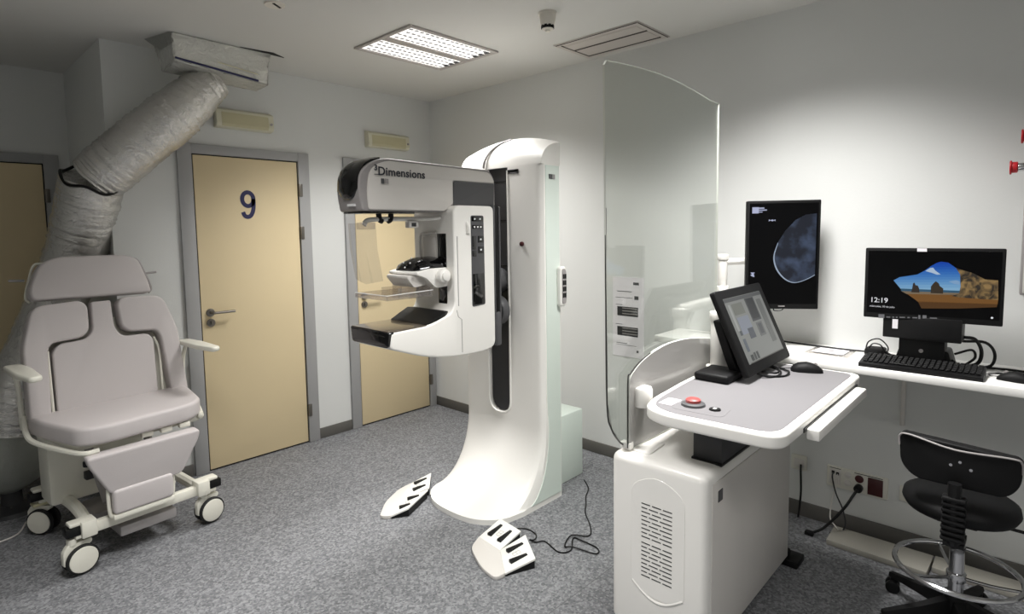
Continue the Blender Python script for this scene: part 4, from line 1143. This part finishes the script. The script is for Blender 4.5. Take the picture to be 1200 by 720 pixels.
t = thing('power_adapter', 'black power adapter with coiled lead left of the desktop computer', 'power adapter', (-.10, -3.33, ZD))
obj('adapter_body', box(-.15, -.06, -3.375, -3.30, ZD, ZD + .034, .008), 'blackm', t)
obj('cable', join(tube([(-.10, -3.375, ZD + .018), (-.13, -3.40, ZD + .012), (-.16, -3.43, ZD + .016), (-.18, -3.46, ZD + .02)], .006, 8, 5), tube([(-.12, -3.30, ZD + .02), (-.11, -3.31, ZD + .06), (-.10, -3.35, ZD + .075), (-.10, -3.385, ZD + .04), (-.12, -3.38, ZD + .005)], .003, 6, 6),
                  tube([(-.10, -3.31, ZD + .01), (-.09, -3.2, ZD + .006), (-.08, -3.05, ZD + .006), (-.06, -2.9, ZD + .006)], .0045, 6, 6), tube([(-.13, -3.31, ZD + .02), (-.13, -3.33, ZD + .055), (-.12, -3.36, ZD + .05), (-.12, -3.375, ZD + .02)], .003, 6, 6)), 'black', t)
tag(obj('cable_bundle', join(tube([(-.20, -3.665, 1.06), (-.17, -3.70, 1.05), (-.15, -3.72, 1.0), (-.16, -3.71, .95), (-.20, -3.66, .94), (-.22, -3.63, .96)], .007, 8, 6),
     tube([(-.18, -3.66, 1.04), (-.13, -3.73, 1.035), (-.11, -3.76, .99), (-.13, -3.75, .94), (-.18, -3.69, .932)], .006, 8, 6),
     tube([(-.22, -3.64, .99), (-.17, -3.69, 1.005), (-.15, -3.70, .97), (-.19, -3.67, .94), (-.24, -3.67, .931)], .005, 8, 6),
     tube([(-.20, -3.67, .933), (-.14, -3.72, .931), (-.12, -3.80, .931), (-.13, -3.9, .931)], .005, 8, 6)), 'black'), 'tangle of black cables right of the desktop computer', 'cables')

# ------------------------------------------------------------------ sockets and leads on the wall
def socket(name, y0, y1, z0, z1, label, cat='wall socket', mods=1):
    t = thing(name, label, cat, (0, (y0 + y1) / 2, z0))
    obj('socket_plate', box(-.012, 0, y0, y1, z0, z1, .004), 'plate', t)
    return t
s1 = socket('wall_socket', -3.032, -2.955, .245, .325, 'small white wall socket beside the workstation cabinet')
obj('socket_insert', box(-.015, -.011, -3.018, -2.97, .262, .308, .003), 'light', s1)
s2 = socket('socket_panel', -3.392, -3.127, .205, .312, 'long white panel of sockets under the wall desk', 'socket panel')
obj('data_module', box(-.015, -.011, -3.19, -3.14, .222, .298, .003), 'light', s2)
obj('data_port', join(box(-.017, -.014, -3.163, -3.150, .276, .29), box(-.017, -.014, -3.183, -3.170, .272, .286)), 'black', s2)
for z in (.233, .275):
    obj('socket_cover', join(cyl((-.016, -3.222, z + .01), .016, .005, 18, 'x', .001), box(-.0165, -.0145, -3.236, -3.208, z + .008, z + .013)), 'light', s2)
obj('red_socket', cyl((-.018, -3.272, .278), .019, .007, 20, 'x', .002), 'darkred', s2, label='dark red socket')
obj('black_plug', join(cyl((-.045, -3.272, .235), .019, .034, 20, 'x', .004)), 'black', s2, label='black plug')
obj('red_module', box(-.016, -.011, -3.372, -3.308, .213, .298, .003), 'darkred', s2, label='dark red double switch')
obj('panel_line', join(box(-.0135, -.0115, -3.19, -3.14, .302, .305), box(-.0135, -.0115, -3.37, -3.25, .302, .305)), 'char', s2)
s3 = socket('wall_socket', -3.51, -3.438, .222, .296, 'small white wall socket half hidden by the stool')
obj('socket_insert', cyl((-.015, -3.474, .259), .02, .004, 20, 'x', .001), 'light', s3)
obj('socket_pin_hole', join(cyl((-.017, -3.468, .259), .004, .003, 8, 'x'), cyl((-.017, -3.481, .259), .004, .003, 8, 'x')), 'char', s3)
tag(obj('power_lead', tube([(-.018, -3.005, .28), (-.035, -3.01, .25), (-.04, -3.015, .15), (-.05, -3.012, .05), (-.06, -3.01, .012)], .005, 8, 6), 'black'), 'short black lead hanging from the small socket beside the cabinet', 'power lead')
tag(obj('power_lead', join(tube([(-.05, -3.272, .235), (-.08, -3.262, .215), (-.12, -3.23, .15), (-.16, -3.16, .05), (-.18, -3.11, .012)], .0065, 8, 6), box(-.20, -.17, -3.12, -3.08, .001, .02, .004)), 'black'), 'thick black lead from the plug down to the floor', 'power lead')
tag(obj('data_lead', tube([(-.018, -3.157, .283), (-.04, -3.16, .26), (-.05, -3.18, .19), (-.06, -3.215, .12), (-.07, -3.23, .05), (-.09, -3.21, .012), (-.11, -3.17, .006)], .0035, 8, 6), 'char'), 'thin dark lead looping from the data port of the socket panel', 'data lead')
tag(obj('data_lead', tube([(-.016, -3.177, .278), (-.03, -3.175, .22), (-.04, -3.16, .14), (-.06, -3.16, .06), (-.09, -3.19, .04), (-.12, -3.21, .038)], .003, 8, 6), 'light'), 'thin white lead hanging from the socket panel to the floor trunking', 'data lead')
t = thing('floor_trunking', 'ivory trunking lying on the floor along the baseboard', 'trunking', (-.14, -3.6, 0))
obj('trunking_box', prism([(-.058, -3.18), (-.225, -3.185), (-.235, -3.58), (-.058, -3.585)], 'z', 0, .027, .003, 2), 'trunk', t)
obj('trunking_box', prism([(-.05, -3.59), (-.17, -3.59), (-.17, -4.5), (-.05, -4.5)], 'z', 0, .026, .003, 2), 'trunk', t)

# notice on the wall behind the shield
t = thing('wall_notice', 'white printed notice on the wall seen through the clear shield', 'notice', (0, -1.95, .70))
obj('notice_sheet', box(-.003, 0, -2.065, -1.838, .70, 1.215), 'paper', t)
pr = []
for y0, y1, z0, z1 in ((-2.03, -1.99, 1.168, 1.185), (-2.028, -1.998, 1.075, 1.098), (-1.98, -1.87, 1.122, 1.126), (-1.985, -1.86, 1.082, 1.085), (-1.91, -1.86, 1.035, 1.038), (-1.91, -1.86, .908, .911), (-1.945, -1.865, .785, .789), (-2.015, -1.865, .775, .777), (-2.03, -2.015, .735, .75)):
    pr.append(box(-.004, -.0028, y0, y1, z0, z1))
obj('notice_text', join(*pr), 'dark', t)
for z0 in (.965, .835):
    b_ = obj('notice_banner', box(-.004, -.0028, -2.025, -1.872, z0, z0 + .06), 'char', t, label='dark printed banner')
    obj('banner_text', join(*[box(-.0048, -.0038, -2.02, -1.91, z0 + .012 + i * .018, z0 + .018 + i * .018) for i in range(3)]), 'grey', b_)

# right edge: valves and a grey wall box
t = thing('gas_valves', 'pair of red capped chrome wall valves at the right edge', 'valves', (-.06, -3.86, 1.75))
obj('valve_plate', box(-.02, 0, -3.95, -3.842, 1.68, 1.95, .004), 'light', t)
for z, x, y in ((1.748, -.1, 0), (1.868, -.1, -.03)):
    v_ = obj('valve_body', join(cyl((x, -3.86 + y, z), .016, .062, 16, 'y', .003), tube([(x, -3.85 + y, z), (x + .05, -3.855 + y, z), (0, -3.86 + y, z)], .012, 8, 3)), 'chrome', t)
    obj('valve_knob', join(cyl((x, -3.80 + y, z), .022, .020, 20, 'y', .003), cyl((x, -3.782 + y, z), .028, .007, 20, 'y', .003)), 'red', v_, label='red knob')
t = thing('wall_box', 'grey wall box cut off by the right edge of the picture', 'wall box', (0, -3.95, 1.23))
obj('box_case', box(-.10, 0, -4.1, -3.824, 1.235, 1.615, .008), 'grey', t)
obj('box_lid', box(-.108, -.099, -4.09, -3.834, 1.245, 1.605, .004), 'light', t)

# ------------------------------------------------------------------ stool
cx, cy = -.56, -3.705
t = thing('swivel_stool', 'black swivel stool with chrome foot ring in front of the wall desk', 'stool', (cx, cy, 0))
a0 = math.atan2(-3.496 - cy, -.434 - cx)
star = [cyl((cx, cy, .065), .035, .09, 20, 'z', .006)]
for i in range(5):
    a = a0 + i * 2 * PI / 5
    d = V((math.cos(a), math.sin(a), 0)); n = V((-d.y, d.x, 0))
    star.append(loft([[V((cx, cy, 0)) + d * r + n * s * w + V((0, 0, z)) for s, z in ((-1, z0), (1, z0), (.7, z1), (-.7, z1))] for r, w, z0, z1 in ((.025, .022, .075, .135), (.13, .018, .072, .105), (.262, .013, .064, .08))]))
obj('star_base', join(*star), 'blackm', t)
for i in range(5):
    a = a0 + i * 2 * PI / 5
    d = V((math.cos(a), math.sin(a), 0)); c = V((cx, cy, 0)) + d * .252
    R = Matrix.Translation((c.x, c.y, 0)) @ Matrix.Rotation(a + .7 + i, 4, 'Z')
    b1 = join(cyl((0, -.026, .026), .026, .018, 18, 'y', .004), cyl((0, .008, .026), .026, .018, 18, 'y', .004), box(-.02, .01, -.009, .009, .03, .058, .004), cyl((0, 0, .05), .007, .03, 10))
    b1.transform(R)
    obj('caster', b1, 'black', t)
obj('gas_column', join(cyl((cx, cy, .14), .024, .20, 20), cyl((cx, cy, .33), .017, .15, 18)), 'chrome', t)
ringp = [(cx + .192 * math.cos(a), cy + .192 * math.sin(a), .245) for a in [2 * PI * i / 40 for i in range(40)]]
fr_ = obj('foot_ring', tube(ringp, .0095, 10, 1, closed=True), 'chrome', t)
obj('ring_spokes', join(*[tube([(cx, cy, .215), (cx + .1 * math.cos(a), cy + .1 * math.sin(a), .225), (cx + .19 * math.cos(a), cy + .19 * math.sin(a), .245)], .006, 8, 3) for a in (.4, .4 + 2.09, .4 + 4.19)], cyl((cx, cy, .2), .031, .035, 20, 'z', .004)), 'chrome', fr_)
seat = []
for r, z in ((.001, .465), (.13, .465), (.165, .477), (.176, .498), (.172, .52), (.15, .534), (.08, .539), (.001, .54)):
    seat.append((r, z))
obj('seat', lathe(seat, 36, (cx, cy, 0)), 'blackm', t, smooth=60)
obj('seat_plate', box(cx - .08, cx + .08, cy - .06, cy + .06, .44, .468, .006), 'black', t)
obj('seat_lever', tube([(cx, cy - .05, .45), (cx, cy - .17, .45), (cx, cy - .22, .447)], .006, 8, 3), 'black', t)
br_ = []
bx = cx - .165
bp = rpoly([(-3.538, .655), (-3.532, .755), (-3.545, .77), (-3.86, .752), (-3.877, .736), (-3.872, .655), (-3.84, .615), (-3.58, .618)], [.06, .02, .02, .02, .02, .05, .06, .06], 6)
bm = prism(bp, 'x', bx - .02, bx + .025, .014, 4, 50)
for v in bm.verts:
    q = (v.co.y - cy) / .17
    v.co.x += .045 * q * q
    v.co.y = cy + (v.co.y - cy) * 1.0
fin(bm)
obj('backrest', bm, 'blackm', t, smooth=50)
obj('backrest_trim', tube([(bx - .022 + .045 * ((y - cy) / .17) ** 2, y, z) for y, z in ((-3.534, .72), (-3.535, .757), (-3.57, .769), (-3.70, .754), (-3.845, .752), (-3.872, .738), (-3.876, .70))], .0035, 6, 5), 'grey', t)
obj('backrest_bolt', join(*[cyl((bx - .024, y, z), .005, .006, 10, 'x') for y, z in ((-3.69, .70), (-3.745, .695), (-3.715, .715))]), 'chrome', t)
obj('back_stem', join(tube([(bx + .03, cy, .40), (bx - .015, cy, .43), (bx - .03, cy, .50), (bx - .03, cy, .64)], .02, 10, 5), box(cx - .16, cx - .06, cy - .03, cy + .03, .395, .41)), 'black', t)
bel = []
for i in range(8):
    z = .438 + i * .02
    bel.append(box(bx - .055, bx - .008, cy - .034, cy + .034, z, z + .016, .007))
obj('stem_bellows', join(*bel), 'blackm', t)

# ------------------------------------------------------------------ world, camera
w = bpy.data.worlds.new('room_world'); SC.world = w; w.use_nodes = True
w.node_tree.nodes['Background'].inputs[0].default_value = (.8, .85, .9, 1)
w.node_tree.nodes['Background'].inputs[1].default_value = .0

cam = bpy.data.cameras.new('camera'); co = bpy.data.objects.new('camera', cam); COL.objects.link(co)
F, PPY = 672.373, 323.758
yaw, pitch, roll = .7524, .0803, .0148
f = V((math.cos(pitch) * math.cos(yaw), math.cos(pitch) * math.sin(yaw), -math.sin(pitch)))
r = V((math.sin(yaw), -math.cos(yaw), 0)); d = f.cross(r)
r2 = math.cos(roll) * r + math.sin(roll) * d; d2 = -math.sin(roll) * r + math.cos(roll) * d
mm = Matrix((r2, -d2, -f)).transposed().to_4x4(); mm.translation = V((-3.1708, -3.9033, 1.528))
co.matrix_world = mm
cam.sensor_fit = 'HORIZONTAL'; cam.sensor_width = 36
cam.lens = F / 1200 * 36
cam.shift_y = -(360 - PPY) / 1200
cam.clip_start = .05
SC.camera = co
SC.view_settings.view_transform = 'Standard'; SC.view_settings.look = 'None'
SC.view_settings.exposure = 0.0; SC.view_settings.gamma = 1.0; SC.view_settings.use_curve_mapping = False
SC.cycles.max_bounces = 10; SC.cycles.transparent_max_bounces = 16; SC.cycles.diffuse_bounces = 6
SC.cycles.use_denoising = True
